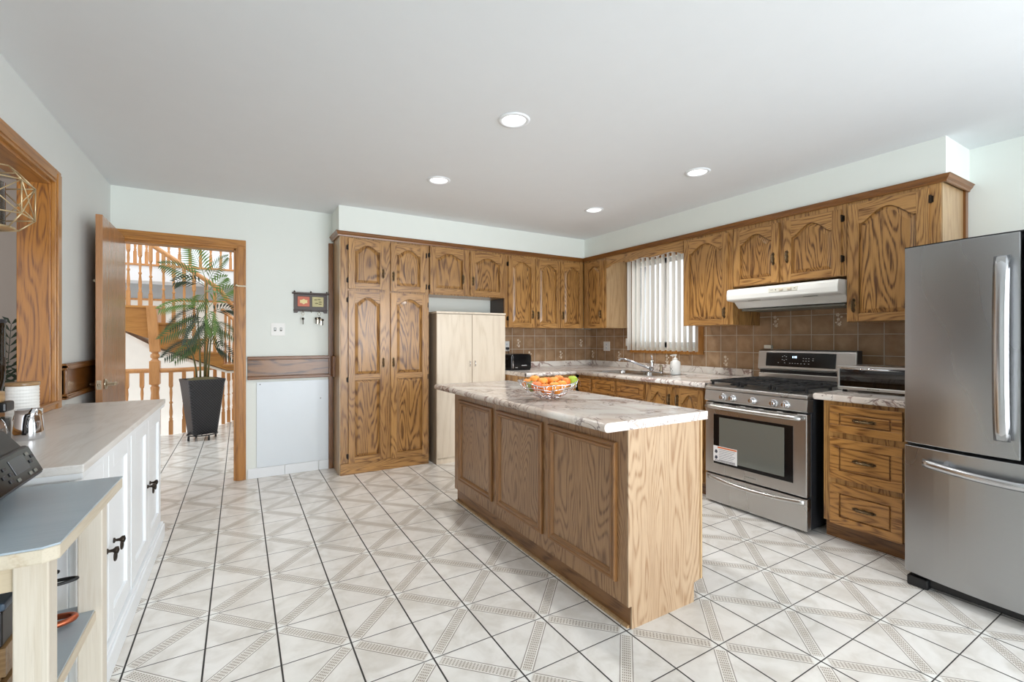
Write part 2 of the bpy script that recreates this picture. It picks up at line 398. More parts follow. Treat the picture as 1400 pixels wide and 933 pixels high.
for i in range(5):
    for j in range(5):
        x0, x1, y0, y1 = xs[i], xs[i+1], ys[j], ys[j+1]
        if i in (1, 3) and j in (1, 3):
            c = LAMPS[(0 if i == 1 else 2)+(0 if j == 1 else 1)]; n = 32; a = []; bb = []
            for k in range(n):
                th = 2*pi*k/n; cx, sy = cos(th), sin(th); q = 1/max(abs(cx), abs(sy))
                a.append(mb.bm.verts.new((c[0]+.066*cx, c[1]+.066*sy, CEIL)))
                px = (x0+x1)/2+(x1-x0)/2*cx*q; py = (y0+y1)/2+(y1-y0)/2*sy*q
                bb.append(mb.bm.verts.new((px, py, CEIL)))
            for k in range(n): mb.face([a[k], bb[k], bb[(k+1) % n], a[(k+1) % n]])
        else:
            mb.face([mb.bm.verts.new(p) for p in ((x0, y0, CEIL), (x1, y0, CEIL), (x1, y1, CEIL), (x0, y1, CEIL))])
struct('ceiling', mb, M['ceil'])
# back wall with the doorway
mb = MB()
mb.box(-1.0, -.818, YB, 4.8, 0, CEIL); mb.box(-.818, -.011, YB, 4.8, 2.037, CEIL); mb.box(-.011, 4.12, YB, 4.8, 0, CEIL)
struct('wall_back', mb, M['wall'])
mb = MB()   # left wall with the pass-through
mb.box(-1.0, XL, YR, 1.6, 0, CEIL); mb.box(-1.0, XL, 3.385, YB, 0, CEIL); mb.box(-1.0, XL, 1.6, 3.385, 0, .87); mb.box(-1.0, XL, 1.6, 3.385, 2.09, CEIL)
struct('wall_left', mb, M['wall_l'])
WY0, WY1, WZ0, WZ1 = 3.02, 3.93, 1.15, 2.14
mb = MB()   # right wall with kitchen window and a side window near the camera
mb.box(XR, 4.12, -1.2, .1-.0, 0, .75); mb.box(XR, 4.12, -1.2, .1, 2.1, CEIL); mb.box(XR, 4.12, YR, -1.2, 0, CEIL)
mb.box(XR, 4.12, .1, WY0, 0, CEIL); mb.box(XR, 4.12, WY1, YB, 0, CEIL); mb.box(XR, 4.12, WY0, WY1, 0, WZ0); mb.box(XR, 4.12, WY0, WY1, WZ1, CEIL)
struct('wall_right', mb, M['wall'])
mb = MB()
mb.box(-1.0, .4, YR-.12, YR, 0, CEIL); mb.box(3.4, 4.12, YR-.12, YR, 0, CEIL); mb.box(.4, 3.4, YR-.12, YR, 2.2, CEIL)
struct('wall_rear', mb, M['wall'])
mb = MB()
mb.box(.4, .47, YR-.09, YR-.03, 0, 2.2); mb.box(3.33, 3.4, YR-.09, YR-.03, 0, 2.2); mb.box(1.86, 1.94, YR-.09, YR-.03, 0, 2.2); mb.box(.4, 3.4, YR-.09, YR-.03, 2.12, 2.2); mb.box(.4, 3.4, YR-.09, YR-.03, 0, .07)
struct('door_2', mb, M['white'])
mb = MB()
for a, bq in ((-1.2, -1.14), (.04, .1), (-.58, -.52)): mb.box(4.02, 4.08, a, bq, .75, 2.1)
mb.box(4.02, 4.08, -1.2, .1, .75, .81); mb.box(4.02, 4.08, -1.2, .1, 2.04, 2.1)
struct('window_2', mb, M['white'])
# soffits above the cabinets
struct('wall_soffit_back', MB().box(.765, XR, 4.33, YB, 2.2205, CEIL), M['wall'])
struct('wall_soffit_right', MB().box(3.6, XR, 1.015, 4.33, 2.2205, CEIL), M['wall'])
# kitchen window
o = struct('window_1', MB().box(4.05, 4.09, WY0, WY0+.05, WZ0, WZ1).box(4.05, 4.09, WY1-.05, WY1, WZ0, WZ1).box(4.05, 4.09, WY0, WY1, WZ0, WZ0+.06).box(4.05, 4.09, WY0, WY1, WZ1-.05, WZ1).box(4.05, 4.09, 3.45, 3.5, WZ0, WZ1), M['white'])
MB().box(4.068, 4.074, WY0+.05, 3.45, WZ0+.06, WZ1-.05).box(4.068, 4.074, 3.5, WY1-.05, WZ0+.06, WZ1-.05).build('window_pane', M['glass'], o)
struct('trim_1', MB().box(3.975, XR, 2.945, 3.01, 1.10, 2.2).box(3.975, XR, 3.94, 3.945, 1.10, 2.2).box(3.97, XR, 2.945, 3.945, 1.085, 1.12).box(3.975, XR, 2.945, 3.945, 2.14, 2.2), M['gold_z'])
# brown tile above the worktops
def flower(mb, P, sc=1, n=2):
    for (du, dv, r) in ((0, .03, .013), (.004, -.006, .011), (.012, -.045, .012), (.026, .012, .008), (-.012, -.03, .006), (.02, -.028, .006)):
        for k in range(5):
            th = 2*pi*k/5+du*90; c = (du*sc+cos(th)*r*.62, dv*sc+sin(th)*r*.62)
            pts = [(c[0]+cos(2*pi*i/7)*r*.5, c[1]+sin(2*pi*i/7)*r*.5) for i in range(7)]
            mb.prism(pts, lambda u, v, d: P(u, v, d), 0, .0012, m=1)
    for (a, bq) in (((.004, .02), (-.006, -.05)), ((.01, 0), (.03, .015)), ((0, -.02), (.02, -.05))):
        mb.prism([(a[0]-.001, a[1]), (a[0]+.001, a[1]), (bq[0]+.001, bq[1]), (bq[0]-.001, bq[1])], lambda u, v, d: P(u, v, d), 0, .001, m=1)
mb = MB().box(2.5, XR, 4.664, YB, .905, 1.372)
for (x, z) in ((2.86, 1.20), (3.02, 1.05), (3.49, 1.05), (3.815, 1.20)): flower(mb, lambda u, v, d, x=x, z=z: (x+u, 4.664-d, z+v))
struct('wall_tile_back', mb, [M['tile_x'], M['petal']])
mb = MB()
mb.box(3.984, XR, 3.945, 4.664, .905, 1.372); mb.box(3.984, XR, .2, 3.945, .905, 1.085); mb.box(3.984, XR, .2, 2.945, 1.085, 1.70)
for (y, z) in ((4.625, 1.05), (4.14, 1.05), (3.33, 1.03), (3.41, 1.03), (2.712, 1.04), (2.24, 1.40), (1.755, 1.40)): flower(mb, lambda u, v, d, y=y, z=z: (3.984-d, y-u, z+v))
struct('wall_tile_right', mb, [M['tile_y'], M['petal']])
# tile skirting, white board and dado rail on the back wall
mb = MB()
for a, bq in ((.058, .353), (.356, .641), (.644, .772)): mb.box(a, bq, 4.668, YB, 0, .088)
struct('baseboard_back', mb, M['white'], bevel=.002)
p = EMP('wall_board', (.45, 4.675, .45), 'white board screwed to the wall below the dark oak dado band', 'panel')
MB().box(.128, .76, 4.671, 4.68, .09, .855).build('board', M['panelw'], p, bevel=.001)
for (x, z) in ((.155, .835), (.742, .835), (.66, .68)): MB().lathe([(.005, 0), (.004, -.003), (.001, -.004)], (x, 4.671, z), 8, axis='y').build('screw', M['hinge'], p)
def dado_x(x0, x1, y, z0, z1):
    mb = MB(); t = .03
    mb.box(x0, x1, y-.014, y, z0+t, z1-t, 0)
    for (a, bq) in ((z0, z0+t), (z1-t, z1)): mb.box(x0, x1, y-.026, y, a, bq, 1); mb.box(x0, x1, y-.032, y, a+.007, bq-.007, 1)
    return mb
tag(dado_x(.058, .745, YB, .879, 1.086).build('trim_2', [M['rail'], M['crown']], bevel=.003), kind='structure')
mb = MB(); mb.box(.73, .772, 4.655, YB, 0, 2.16)
struct('trim_3', mb, M['crown_z'], bevel=.003)
tag(MB().box(.776, .784, 4.60, YB-.02, .879, 1.086).box(.752, .79, 4.56, 4.655, .884, 1.08).build('trim_7', M['crown_y'], bevel=.003), kind='structure')
mb = MB(); mb.box(XL, XL+.014, 3.53, YB-.001, .925, 1.065, 0)
for (a, bq) in ((.895, .925), (1.065, 1.10)): mb.box(XL, XL+.028, 3.53, YB-.001, a, bq, 1); mb.box(XL, XL+.034, 3.53, YB-.001, a+.008, bq-.008, 1)
mb.box(XL, XL+.022, 3.53, 3.56, .925, 1.065, 1)
tag(mb.build('trim_4', [M['rail_y'], M['crown_y']], bevel=.003), kind='structure')
# doorway casing and jamb
def casing(name, x0, x1, z1, y, wd, mats):
    mb = MB()
    for (a, bq) in ((x0-wd, x0), (x1, x1+wd)):
        mb.box(a, bq, y-.016, y, 0, z1); mb.box(a+.012, bq-.018, y-.022, y-.016, 0, z1+.018)
    mb.box(x0-wd, x1+wd, y-.016, y, z1, z1+wd, 1); mb.box(x0-wd+.012, x1+wd-.012, y-.022, y-.016, z1+.018, z1+wd-.012, 1)
    mb.box(x0-.002, x0+.018, y, y+.12, 0, z1); mb.box(x1-.018, x1+.002, y, y+.12, 0, z1); mb.box(x0, x1, y, y+.12, z1-.018, z1+.002, 1)
    return tag(mb.build(name, mats, bevel=.003), kind='structure')
casing('trim_5', -.816, -.029, 2.035, YB, .075, [M['gold_z'], M['gold_x']])
MB().box(-.036, .046, 4.651, 4.6575, 1.70, 1.712).box(-.03, -.018, 4.6, 4.651, 1.699, 1.713).build('trim_8', M['nickel'])['kind'] = 'structure'
# pass-through casing, jambs and sill
mb = MB(); W = .075
mb.box(XL-.002, XL+.018, 3.375, 3.375+W+.012, .86, 2.085+W, 0); mb.box(XL, XL+.024, 3.393, 3.45, .86, 2.14, 0)
mb.box(XL-.002, XL+.018, 1.55, 3.375, 2.085, 2.085+W, 1); mb.box(XL, XL+.024, 1.57, 3.375, 2.10, 2.14, 1)
mb.box(XL-.002, XL+.018, 1.55, 3.375, .866, .905, 1); mb.box(XL, XL+.026, 1.55, 3.44, .892, .906, 1)
mb.box(-1.0, XL, 3.365, 3.386, .87, 2.09, 2); mb.box(-1.0, XL, 1.6, 3.365, 2.07, 2.091, 3); mb.box(-1.0, XL, 1.6, 3.365, .869, .89, 3)
tag(mb.build('trim_6', [M['gold_z'], M['gold_y'], M['jamb'], M['gold_y']], bevel=.003), kind='structure')
# next room seen through the opening
mb = MB(); mb.box(-3.6, -3.5, -1.0, 5.2, 0, 2.6); mb.box(-3.6, -1.0, 5.1, 5.2, 0, 2.6)
struct('wall_next_room', mb, M['room2'])
struct('ceiling_next_room', MB().box(-3.6, -1.0, -1.0, 5.2, 2.5, 2.6), M['room2'])
struct('floor_next_room', MB().box(-3.6, -1.0, -1.0, 5.2, -.05, 0), M['room2'])
# ---- open slab door
o = EMP('door_1', (-.793, 4.645, 0), kind='structure')
MB().box(-.812, -.777, 3.885, 4.645, .012, 2.045).build('door_leaf', M['door'], o, bevel=.002)
for s, x, L in ((1, -.777, .05), (-1, -.812, .034)):
    h = MB().lathe([(.034, 0), (.036, .004*s), (.03, .012*s), (.012, .016*s), (.011, L*s)], (x, 3.95, .945), 20, axis='x')
    h.tube([(x+(L-.006)*s, 3.95, .945), (x+L*s, 3.975, .945), (x+L*s, 4.01, .947), (x+(L-.006)*s, 4.05, .942)], [.010, .011, .009, .006], 10)
    h.build('door_handle', M['nickel'], o)
MB().box(-.807, -.782, 3.8825, 3.885, .915, .975).lathe([(.007, -.001), (.007, -.012), (.003, -.014)], (-.7945, 3.885, .945), 12, axis='y').build('latch_plate', M['nickel'], o)
MB().cyl((-.812, 3.93, 1.62), (-.83, 3.93, 1.62), .012, .008).build('door_stop', M['nickel'], o)
o.rotation_euler = (0, 0, radians(1.2))
# ---- recessed ceiling lights
LL = ['recessed ceiling light nearest the camera, largest in the photo', 'recessed ceiling light in line with the tall oak pantry, leftmost of four', 'recessed ceiling light closest to the soffit over the range hood, rightmost', 'smallest recessed ceiling light, nearest the corner of the two soffits']
for (x, y), lb in zip(LAMPS, LL):
    o = EMP('ceiling_light', (x, y, CEIL), lb, 'ceiling light', 'recessed ceiling lights')
    MB().rings([[(x+r*cos(a*pi/20), y+r*sin(a*pi/20), CEIL+z) for a in range(40)] for r, z in ((.088, -.001), (.086, -.006), (.068, -.008), (.064, .0))], cap=False).build('trim_ring', M['white'], o)
    MB().rings([[(x+r*cos(a*pi/20), y+r*sin(a*pi/20), CEIL+z) for a in range(40)] for r, z in ((.0655, -.002), (.062, .03), (.052, .07), (.045, .09), (.001, .09))], cap=False).build('reflector', M['cone'], o)
    MB().lathe([(.001, .088), (.03, .088), (.036, .07), (.03, .052), (.012, .046), (.001, .045)], (x, y, CEIL), 20, cap=False).build('bulb', M['bulb'], o)
    l = bpy.data.lights.new('lamp_glow', 'SPOT'); l.energy = 26; l.spot_size = 2.2; l.spot_blend = .6; l.shadow_soft_size = .05; l.color = (1, .98, .95)
    lo = bpy.data.objects.new('lamp_glow', l); C.objects.link(lo); lo.parent = o; lo.location = (0, 0, -.012)
# ------------------------------------------------------------------ cabinets
class Fr:   # local cabinet-front frame: u to the right in view, v up, w outward
    def __init__(s, side, u0, face): s.side, s.u0, s.f = side, u0, face
    def __call__(s, u, v, w=0):
        return (s.u0+u, s.f-w, v) if s.side == 'b' else ((s.f-w, s.u0-u, v) if s.side == 'r' else ((s.f-w, s.u0-u, v)))
def fbox(mb, F, u0, u1, v0, v1, w0, w1, m=0):
    a, b = F(u0, v0, w0), F(u1, v1, w1); return mb.box(a[0], b[0], a[1], b[1], a[2], b[2], m)
def handle(F, u, v, parent, horiz=False, L=.098):
    mb = MB()
    def P(a, c, w): return F(u+(a if horiz else c), v+(c if horiz else a), w)
    k = 18
    prof = [(-L/2+L*i/k) for i in range(k+1)]
    up = [(a, .0085+.0035*cos(a/L*pi*6)) for a in prof]; dn = [(a, -.0085-.0035*cos(a/L*pi*6)) for a in reversed(prof)]
    mb.prism(up+dn, lambda x, y, d: P(x, y, d), 0, .003)
    pts = [P(-L*.4, 0, .003), P(-L*.36, 0, .018)]+[P(-L*.3+L*.6*i/8, 0, .022+.003*sin(pi*i/8)) for i in range(9)]+[P(L*.36, 0, .018), P(L*.4, 0, .003)]
    r = [.005, .0042]+[.0042+.003*(i % 2) for i in range(9)]+[.0042, .005]
    mb.tube(pts, r, 8)
    return mb.build('handle', M['bronze'], parent)
def hinge(F, u, v, parent):
    mb = MB(); fbox(mb, F, u-.004, u+.004, v-.024, v+.024, 0, .024); fbox(mb, F, u-.012, u+.012, v-.019, v+.019, 0, .0035)
    return mb.build('hinge', M['hinge'], parent, bevel=.001)
def arch_pts(u0, u1, vs, vt, n=20):
    out = []
    for i in range(n+1):
        t = i/n; k = (.5-.5*cos(2*pi*t)); k = max(0, min(1, (k-.06)/.94)); out.append((u0+(u1-u0)*t, vs+(vt-vs)*k**.72))
    return out
def panel_mesh(F, outline_fn, u0, u1, v0, ins=.026, w0=.006, w1=.0155):
    # raised panel: outline_fn(inset) -> list of (u, v), top curve left to right
    mb = MB()
    def ring(i, w):
        top = outline_fn(i); return [F(u0+i, v0+i, w)]+[F(a, c, w) for a, c in top]+[F(u1-i, v0+i, w)]
    R = [ring(0, 0.001), ring(0, w0), ring(.004, w0+.001), ring(ins, w1)]
    vs = [[mb.bm.verts.new(p) for p in r] for r in R]; n = len(R[0])
    for k in range(len(vs)-1):
        for j in range(n): mb.face([vs[k][j], vs[k][(j+1) % n], vs[k+1][(j+1) % n], vs[k+1][j]])
    mb.face(vs[-1]); mb.face(list(reversed(vs[0])))
    return mb
def arch_door(F, u0, u1, v0, v1, parent, hu=None, hv=None, hinges=None, mid=None, st=.056, rail=.052, arch=.055, kind='door'):
    """framed door with a cathedral-arched raised panel; mid adds a cross rail with a square panel below"""
    hx = 'oak_x' if F.side == 'b' else 'oak_y'
    T = .019; mb = MB()
    fbox(mb, F, u0, u0+st, v0, v1, 0, T); fbox(mb, F, u1-st, u1, v0, v1, 0, T)
    fbox(mb, F, u0+st, u1-st, v0, v0+rail, 0, T-.0005, 1)
    if mid: fbox(mb, F, u0+st, u1-st, mid-.025, mid+.025, 0, T-.0005, 1)
    a, c = u0+st, u1-st; vt = v1-rail; vs = vt-arch
    cu = arch_pts(a, c, vs, vt)
    mb.prism([(a, v1), (c, v1)]+list(reversed(cu)), lambda u, v, d: F(u, v, d), 0, T-.0005, 1)
    fbox(mb, F, u0+.01, u1-.01, v0+.01, v1-.01, -.0008, .001)
    d = mb.build(kind, [M['oak_z'], M[hx]], parent, bevel=.0022)
    g = .0035; lo = (mid+.025 if mid else v0+rail)
    def of(i): return [(u, v-g-i) for u, v in arch_pts(a+g+i, c-g-i, vs, vt)]
    panel_mesh(F, of, a+g, c-g, lo+g).build('panel', M['oak_panel'], d)
    if mid:
        def of2(i): return [(a+g+i, mid-.025-g-i), (c-g-i, mid-.025-g-i)]
        panel_mesh(F, of2, a+g, c-g, v0+rail+g).build('panel', M['oak_panel'], d)
    if hu is not None: 
        Fh = Fr(F.side, F.u0, F.f-T); handle(Fh, hu, hv, d)
    for (x, z) in (hinges or []): hinge(F, x, z, d)
    return d
def drawer_front(F, u0, u1, v0, v1, parent, horiz=True, pull=True, mrg=.05):
    T = .019; mb = MB(); fbox(mb, F, u0, u1, v0, v1, 0, T-.013)
    # frame around a groove, raised field inside
    mv = min(mrg, (v1-v0)*.28)
    for a, bq, c, d in ((u0, u1, v0, v0+mv), (u0, u1, v1-mv, v1), (u0, u0+mrg, v0+mv, v1-mv), (u1-mrg, u1, v0+mv, v1-mv)): fbox(mb, F, a, bq, c, d, T-.013, T)
    g = .009; fbox(mb, F, u0+mrg+g, u1-mrg-g, v0+mv+g, v1-mv-g, T-.013, T-.0005)
    dr = mb.build('drawer', M['oak_drawer' if F.side == 'r' else 'oak_x'], parent, bevel=.002)
    if pull: handle(Fr(F.side, F.u0, F.f-T+.001), (u0+u1)/2, (v0+v1)/2, dr, True, .12)
    return dr
B = Fr('b', 0, 4.355)          # back run, u is x
R_ = Fr('r', 0, 3.605)         # right run, u is -y
def cabinet(name, label, cat, base, group=None): return EMP(name, base, label, cat, group)
# tall pantry
o = cabinet('pantry_cabinet', 'tall oak pantry cabinet with four arched doors beside the white wall board', 'cabinet', (1.2, 4.5, 0))
mb = MB(); mb.box(.785, 1.625, 4.356, 4.678, .105, 2.2); mb.build('carcass', M['oak_z'], o, bevel=.003)
mb = MB(); mb.box(.777, .785, 4.362, 4.678, 0, 2.2); mb.build('side_panel', M['oak_side'], o)
MB().box(.782, 1.622, 4.35, 4.678, 0, .104).build('plinth', M['oak_x'], o, bevel=.002)
arch_door(B, .850, 1.19, 1.705, 2.163, o, 1.165, 1.86, [(.846, 2.08), (.846, 1.78)])
arch_door(B, 1.238, 1.585, 1.70, 2.16, o, 1.262, 1.84, [(1.592, 2.07), (1.592, 1.76)])
arch_door(B, .850, 1.19, .107, 1.682, o, 1.166, 1.02, [(.846, 1.60), (.846, .87), (.846, .17)], mid=.89)
arch_door(B, 1.238, 1.605, .100, 1.682, o, 1.262, 1.02, [(1.608, 1.58), (1.608, .87)], mid=.89)
# cabinet over the wardrobe
o = cabinet('wall_cabinet', 'short two-door oak wall cabinet above the pale wardrobe', 'cabinet', (2.06, 4.5, 1.69), 'oak wall cabinets')
MB().box(1.627, 2.495, 4.356, 4.678, 1.69, 2.2).build('carcass', M['oak_z'], o, bevel=.002)
arch_door(B, 1.632, 2.044, 1.703, 2.165, o, 1.99, 1.86, [(1.627, 2.08), (1.627, 1.76)])
arch_door(B, 2.076, 2.484, 1.700, 2.158, o, 2.106, 1.85)
# three-door cabinet to the corner
o = cabinet('wall_cabinet', 'three-door oak wall cabinet above the black toaster, left of the corner', 'cabinet', (3.05, 4.5, 1.37), 'oak wall cabinets')
MB().box(2.497, 3.60, 4.356, 4.678, 1.37, 2.2).build('carcass', M['oak_z'], o, bevel=.002)
MB().box(2.491, 2.497, 4.38, 4.678, 1.37, 1.70).build('side_panel', M['espresso'], o)
arch_door(B, 2.538, 2.892, 1.372, 2.157, o, 2.855, 1.52, [(2.533, 2.07), (2.533, 1.47)])
arch_door(B, 2.900, 3.244, 1.372, 2.155, o, 2.93, 1.51)
arch_door(B, 3.252, 3.588, 1.372, 2.153, o, 3.282, 1.52)
# right run: corner
o = cabinet('wall_cabinet', 'single-door oak wall cabinet between the corner and the window blind', 'cabinet', (3.8, 4.15, 1.37), 'oak wall cabinets')
MB().box(3.606, 3.998, 3.955, 4.354, 1.37, 2.2).build('carcass', M['oak_z'], o, bevel=.002)
MB().box(3.612, 3.998, 3.947, 3.955, 1.372, 2.2).build('side_panel', M['oak_side'], o)
arch_door(R_, -4.31, -3.985, 1.372, 2.153, o, -4.02, 1.53)
# F: right of the window
o = cabinet('wall_cabinet', 'single-door oak wall cabinet between the window blind and the white range hood', 'cabinet', (3.8, 2.63, 1.365), 'oak wall cabinets')
MB().box(3.606, 3.998, 2.382, 2.885, 1.365, 2.2).build('carcass', M['oak_z'], o, bevel=.002)
MB().box(3.68, 3.998, 2.374, 2.382, 1.362, 1.69).build('side_panel', M['oak_z'], o)
arch_door(R_, -2.868, -2.42, 1.366, 2.155, o, -2.45, 1.47, arch=.075)
# hood cabinet
o = cabinet('wall_cabinet', 'short two-door oak wall cabinet right above the white range hood', 'cabinet', (3.8, 1.95, 1.68), 'oak wall cabinets')
MB().box(3.606, 3.998, 1.535, 2.378, 1.68, 2.2).build('carcass', M['oak_z'], o, bevel=.002)
arch_door(R_, -2.366, -1.99, 1.685, 2.145, o, -2.03, 1.87, arch=.07)
arch_door(R_, -1.952, -1.563, 1.683, 2.145, o, -1.925, 1.87, [(-1.557, 2.08), (-1.557, 1.80)], arch=.08)
# I: by the fridge
o = cabinet('wall_cabinet', 'large single-door oak wall cabinet partly hidden by the refrigerator', 'cabinet', (3.8, 1.29, 1.36), 'oak wall cabinets')
MB().box(3.606, 3.998, 1.040, 1.533, 1.36, 2.2).build('carcass', M['oak_z'], o, bevel=.002)
MB().box(3.612, 3.955, 1.033, 1.040, 1.36, 2.2).build('side_panel', M['oak_side'], o)
MB().box(3.955, 3.998, 1.020, 1.040, 1.36, 2.2).build('wall_strip', M['crown_z'], o)
arch_door(R_, -1.516, -1.09, 1.362, 2.158, o, -1.485, 1.47, [(-1.084, 2.09)], arch=.085, st=.06)
# crown moulding along the cabinet tops (three mitred runs in one length)
def crown(name, label, F, u0, u1, ext0=0, ext1=0, mat='crown'):
    mb = MB(); prof = [(0, 2.178), (.010, 2.178), (.012, 2.190), (.022, 2.200), (.028, 2.214), (.034, 2.2195), (0, 2.2195)]
    def sl(u, e): return [F(u+(e*w), v, w) for w, v in prof]
    mb.rings([sl(u0, ext0), sl(u1, ext1)], sm=False)
    return tag(mb.build(name, M[mat]), label, 'moulding', 'crown moulding on the oak cabinets')
crown('crown_moulding', 'dark oak crown moulding along the back wall cabinets', Fr('b', 0, 4.352), .772, 3.60, -1, -1)
crown('crown_moulding', 'dark oak crown moulding along the window wall cabinets', Fr('r', 0, 3.602), -4.352, -1.02, 1, 1, 'crown_y')
mb = MB(); prof = [(0, 2.178), (.010, 2.178), (.012, 2.190), (.022, 2.200), (.028, 2.214), (.034, 2.2195), (0, 2.2195)]
mb.rings([[(3.602-w, 1.02-w, v) for w, v in prof], [(3.995, 1.02-w, v) for w, v in prof]], sm=False)
tag(mb.build('crown_moulding', M['crown']), 'short return of crown moulding above the refrigerator', 'moulding', 'crown moulding on the oak cabinets')
mb = MB(); mb.rings([[(.772-w, 4.352-w, v) for w, v in prof], [(.772-w, 4.68, v) for w, v in prof]], sm=False)
tag(mb.build('crown_moulding', M['crown_y']), 'short return of crown moulding on the pantry side', 'moulding', 'crown moulding on the oak cabinets')
# window valance with scalloped lower edge
L = 2.89; pts = []
n = 60
for i in range(n+1):
    y = 3.95-(3.95-L)*i/n; t = i/n
    e = min(t, 1-t); z = 2.085 - .008*cos(t*pi*6)
    if e < .1: z = 2.052+(2.085-2.052)*(.5-.5*cos(e/.1*pi))
    pts.append((-y, z))
mb = MB(); mb.prism([(-3.95, 2.2), ]+pts+[(-L, 2.2)], lambda u, v, d: R_(u, v, d), -.018, 0)
tag(mb.build('window_valance', M['oak_y']), 'scalloped oak valance board above the vertical window blind', 'valance')
# ------------------------------------------------------------------ base cabinets and worktops
XF = 3.14; RB = Fr('r', 0, XF)
o = cabinet('base_cabinet', 'oak sink base cabinet row left of the range', 'base cabinet', (3.55, 3.1, 0), 'oak base cabinets')
MB().box(XF, XF+.02, 2.285, 3.87, .10, .862).box(XF+.02, 3.96, 2.285, 2.303, .10, .862).box(XF+.02, 3.96, 3.852, 3.87, .10, .862).box(XF+.02, 3.96, 2.303, 3.852, .10, .12).build('carcass', M['oak_z'], o, bevel=.002)
MB().box(XF+.06, 3.96, 2.285, 3.87, 0, .10).build('plinth', M['oak_base'], o)
drawer_front(RB, -3.86, -3.66, .70, .832, o, pull=False, mrg=.04)
for a, bq in ((-3.625, -3.31), (-3.27, -2.94)): drawer_front(RB, a, bq, .70, .832, o, pull=False, mrg=.045)
for a, bq, hu in ((-3.625, -3.31, -3.34), (-3.27, -2.94, -3.24)): arch_door(RB, a, bq, .115, .68, o, hu, .60)
arch_door(RB, -2.90, -2.63, .115, .838, o, -2.645, .73, arch=.075)
arch_door(RB, -2.585, -2.315, .115, .838, o, -2.56, .73, arch=.075)
o = cabinet('base_cabinet', 'oak corner base cabinet behind the fruit bowl', 'base cabinet', (2.8, 4.2, 0), 'oak base cabinets')
BB = Fr('b', 0, 3.895)
MB().box(2.46, 3.12, 3.896, 4.65, .10, .862).build('carcass', M['oak_z'], o, bevel=.002)
MB().box(2.46, 3.12, 3.95, 4.65, 0, .10).build('plinth', M['oak_base'], o)
for a, bq in ((2.49, 2.77), (2.80, 3.08)): drawer_front(BB, a, bq, .70, .838, o, pull=False)
for a, bq in ((2.49, 2.77), (2.80, 3.08)): arch_door(BB, a, bq, .115, .68, o)
o = cabinet('base_cabinet', 'oak three-drawer base cabinet between the range and the refrigerator', 'base cabinet', (3.55, 1.26, 0), 'oak base cabinets')
MB().box(XF, 3.96, 1.045, 1.462, .118, .862).build('carcass', M['oak_z'], o, bevel=.002)
MB().box(XF+.07, 3.96, 1.045, 1.478, 0, .118).build('plinth', M['oak_base'], o)
for v0, v1 in ((.675, .838), (.392, .638), (.112, .358)): drawer_front(RB, -1.42, -1.06, v0, v1, o)
# L-shaped worktop with upstand, hole for the sink
WT0, WT1 = .862, .902
SX0, SX1, SY0, SY1 = 3.19, 3.64, 2.90, 3.66
o = EMP('worktop', (3.5, 3.5, WT0), 'L-shaped rose marble worktop with upstand around the sink corner', 'worktop')
mb = MB(); FX = 3.095
mb.box(2.458, 3.98, 3.855, 4.66, WT0, WT1)
mb.box(FX, 3.98, SY1, 3.855, WT0, WT1); mb.box(FX, 3.98, 2.275, SY0, WT0, WT1); mb.box(FX, SX0, SY0, SY1, WT0, WT1); mb.box(SX1, 3.98, SY0, SY1, WT0, WT1)
mb.build('top', M['marble'], o)
mb = MB(); mb.cyl((FX+.002, 3.853, .882), (FX+.002, 2.275, .882), .020, n=20); mb.cyl((2.458, 3.857, .882), (FX, 3.857, .882), .020, n=20)
mb.build('front_edge', M['marble'], o)
MB().box(2.50, 3.984, 4.642, 4.664, WT1, .968).box(3.962, 3.984, 2.44, 4.642, WT1, .968).build('upstand', M['marble'], o, bevel=.003)
o = EMP('worktop', (3.5, 1.27, WT0), 'short rose marble worktop under the toaster oven', 'worktop')
MB().box(3.105, 3.984, 1.03, 1.512, WT0, WT1).build('top', M['marble'], o, bevel=.012, seg=4)
# ------------------------------------------------------------------ island
o = EMP('kitchen_island', (1.65, 2.33, 0), 'oak kitchen island with three framed panels in the middle of the tiled floor', 'kitchen island')
mb = MB(); mb.box(1.420, 1.892, 1.424, 3.245, .098, .858); mb.build('carcass', M['oak_island'], o)
mb = MB(); mb.box(1.438, 1.842, 1.424, 3.235, 0, .098); mb.build('plinth', M['oak_base'], o)
poly = [(1.438, 0), (1.842, 0), (1.842, .09), (1.892, .098), (1.892, .858), (1.418, .858), (1.418, .098), (1.438, .098)]
MB().prism(poly, lambda u, v, d: (u, d, v), 1.416, 1.424).build('end_panel', M['oak_end_glare'], o)
MB().box(1.885, 1.898, 1.412, 1.43, .1, .858).build('corner_strip', M['oak_side'], o)
IL = Fr('r', 0, 1.420)
for (y1, y0) in ((3.150, 2.630), (2.563, 2.053), (1.995, 1.485)):
    z0, z1 = .180, .788; mb = MB(); t = .030; q = .012
    prof = [(0, 0), (0, .013), (.004, .018), (.011, .018), (.016, .012), (.020, .012), (.024, .017), (.032, .016), (.042, .005), (.042, 0)]
    vs = [[mb.bm.verts.new(IL(*p)) for p in ((-y1+a, z0+a, w_), (-y0-a, z0+a, w_), (-y0-a, z1-a, w_), (-y1+a, z1-a, w_))] for a, w_ in prof]
    for k in range(len(prof)):
        r0, r1 = vs[k], vs[(k+1) % len(prof)]
        for e in range(4): mb.face([r0[e], r0[(e+1) % 4], r1[(e+1) % 4], r1[e]], 1 if e in (0, 2) else 0)
    f = mb.build('panel_frame', [M['oak_frame_z'], M['oak_frame_y']], o)
    mb = MB(); fbox(mb, IL, -y1+t+q, -y0-t-q, z0+t+q, z1-t-q, 0, .003); mb.build('panel', M['oak_island'], f)
o = EMP('island_worktop', (1.6, 2.33, .86), 'rose marble island worktop carrying the wire fruit bowl', 'worktop')
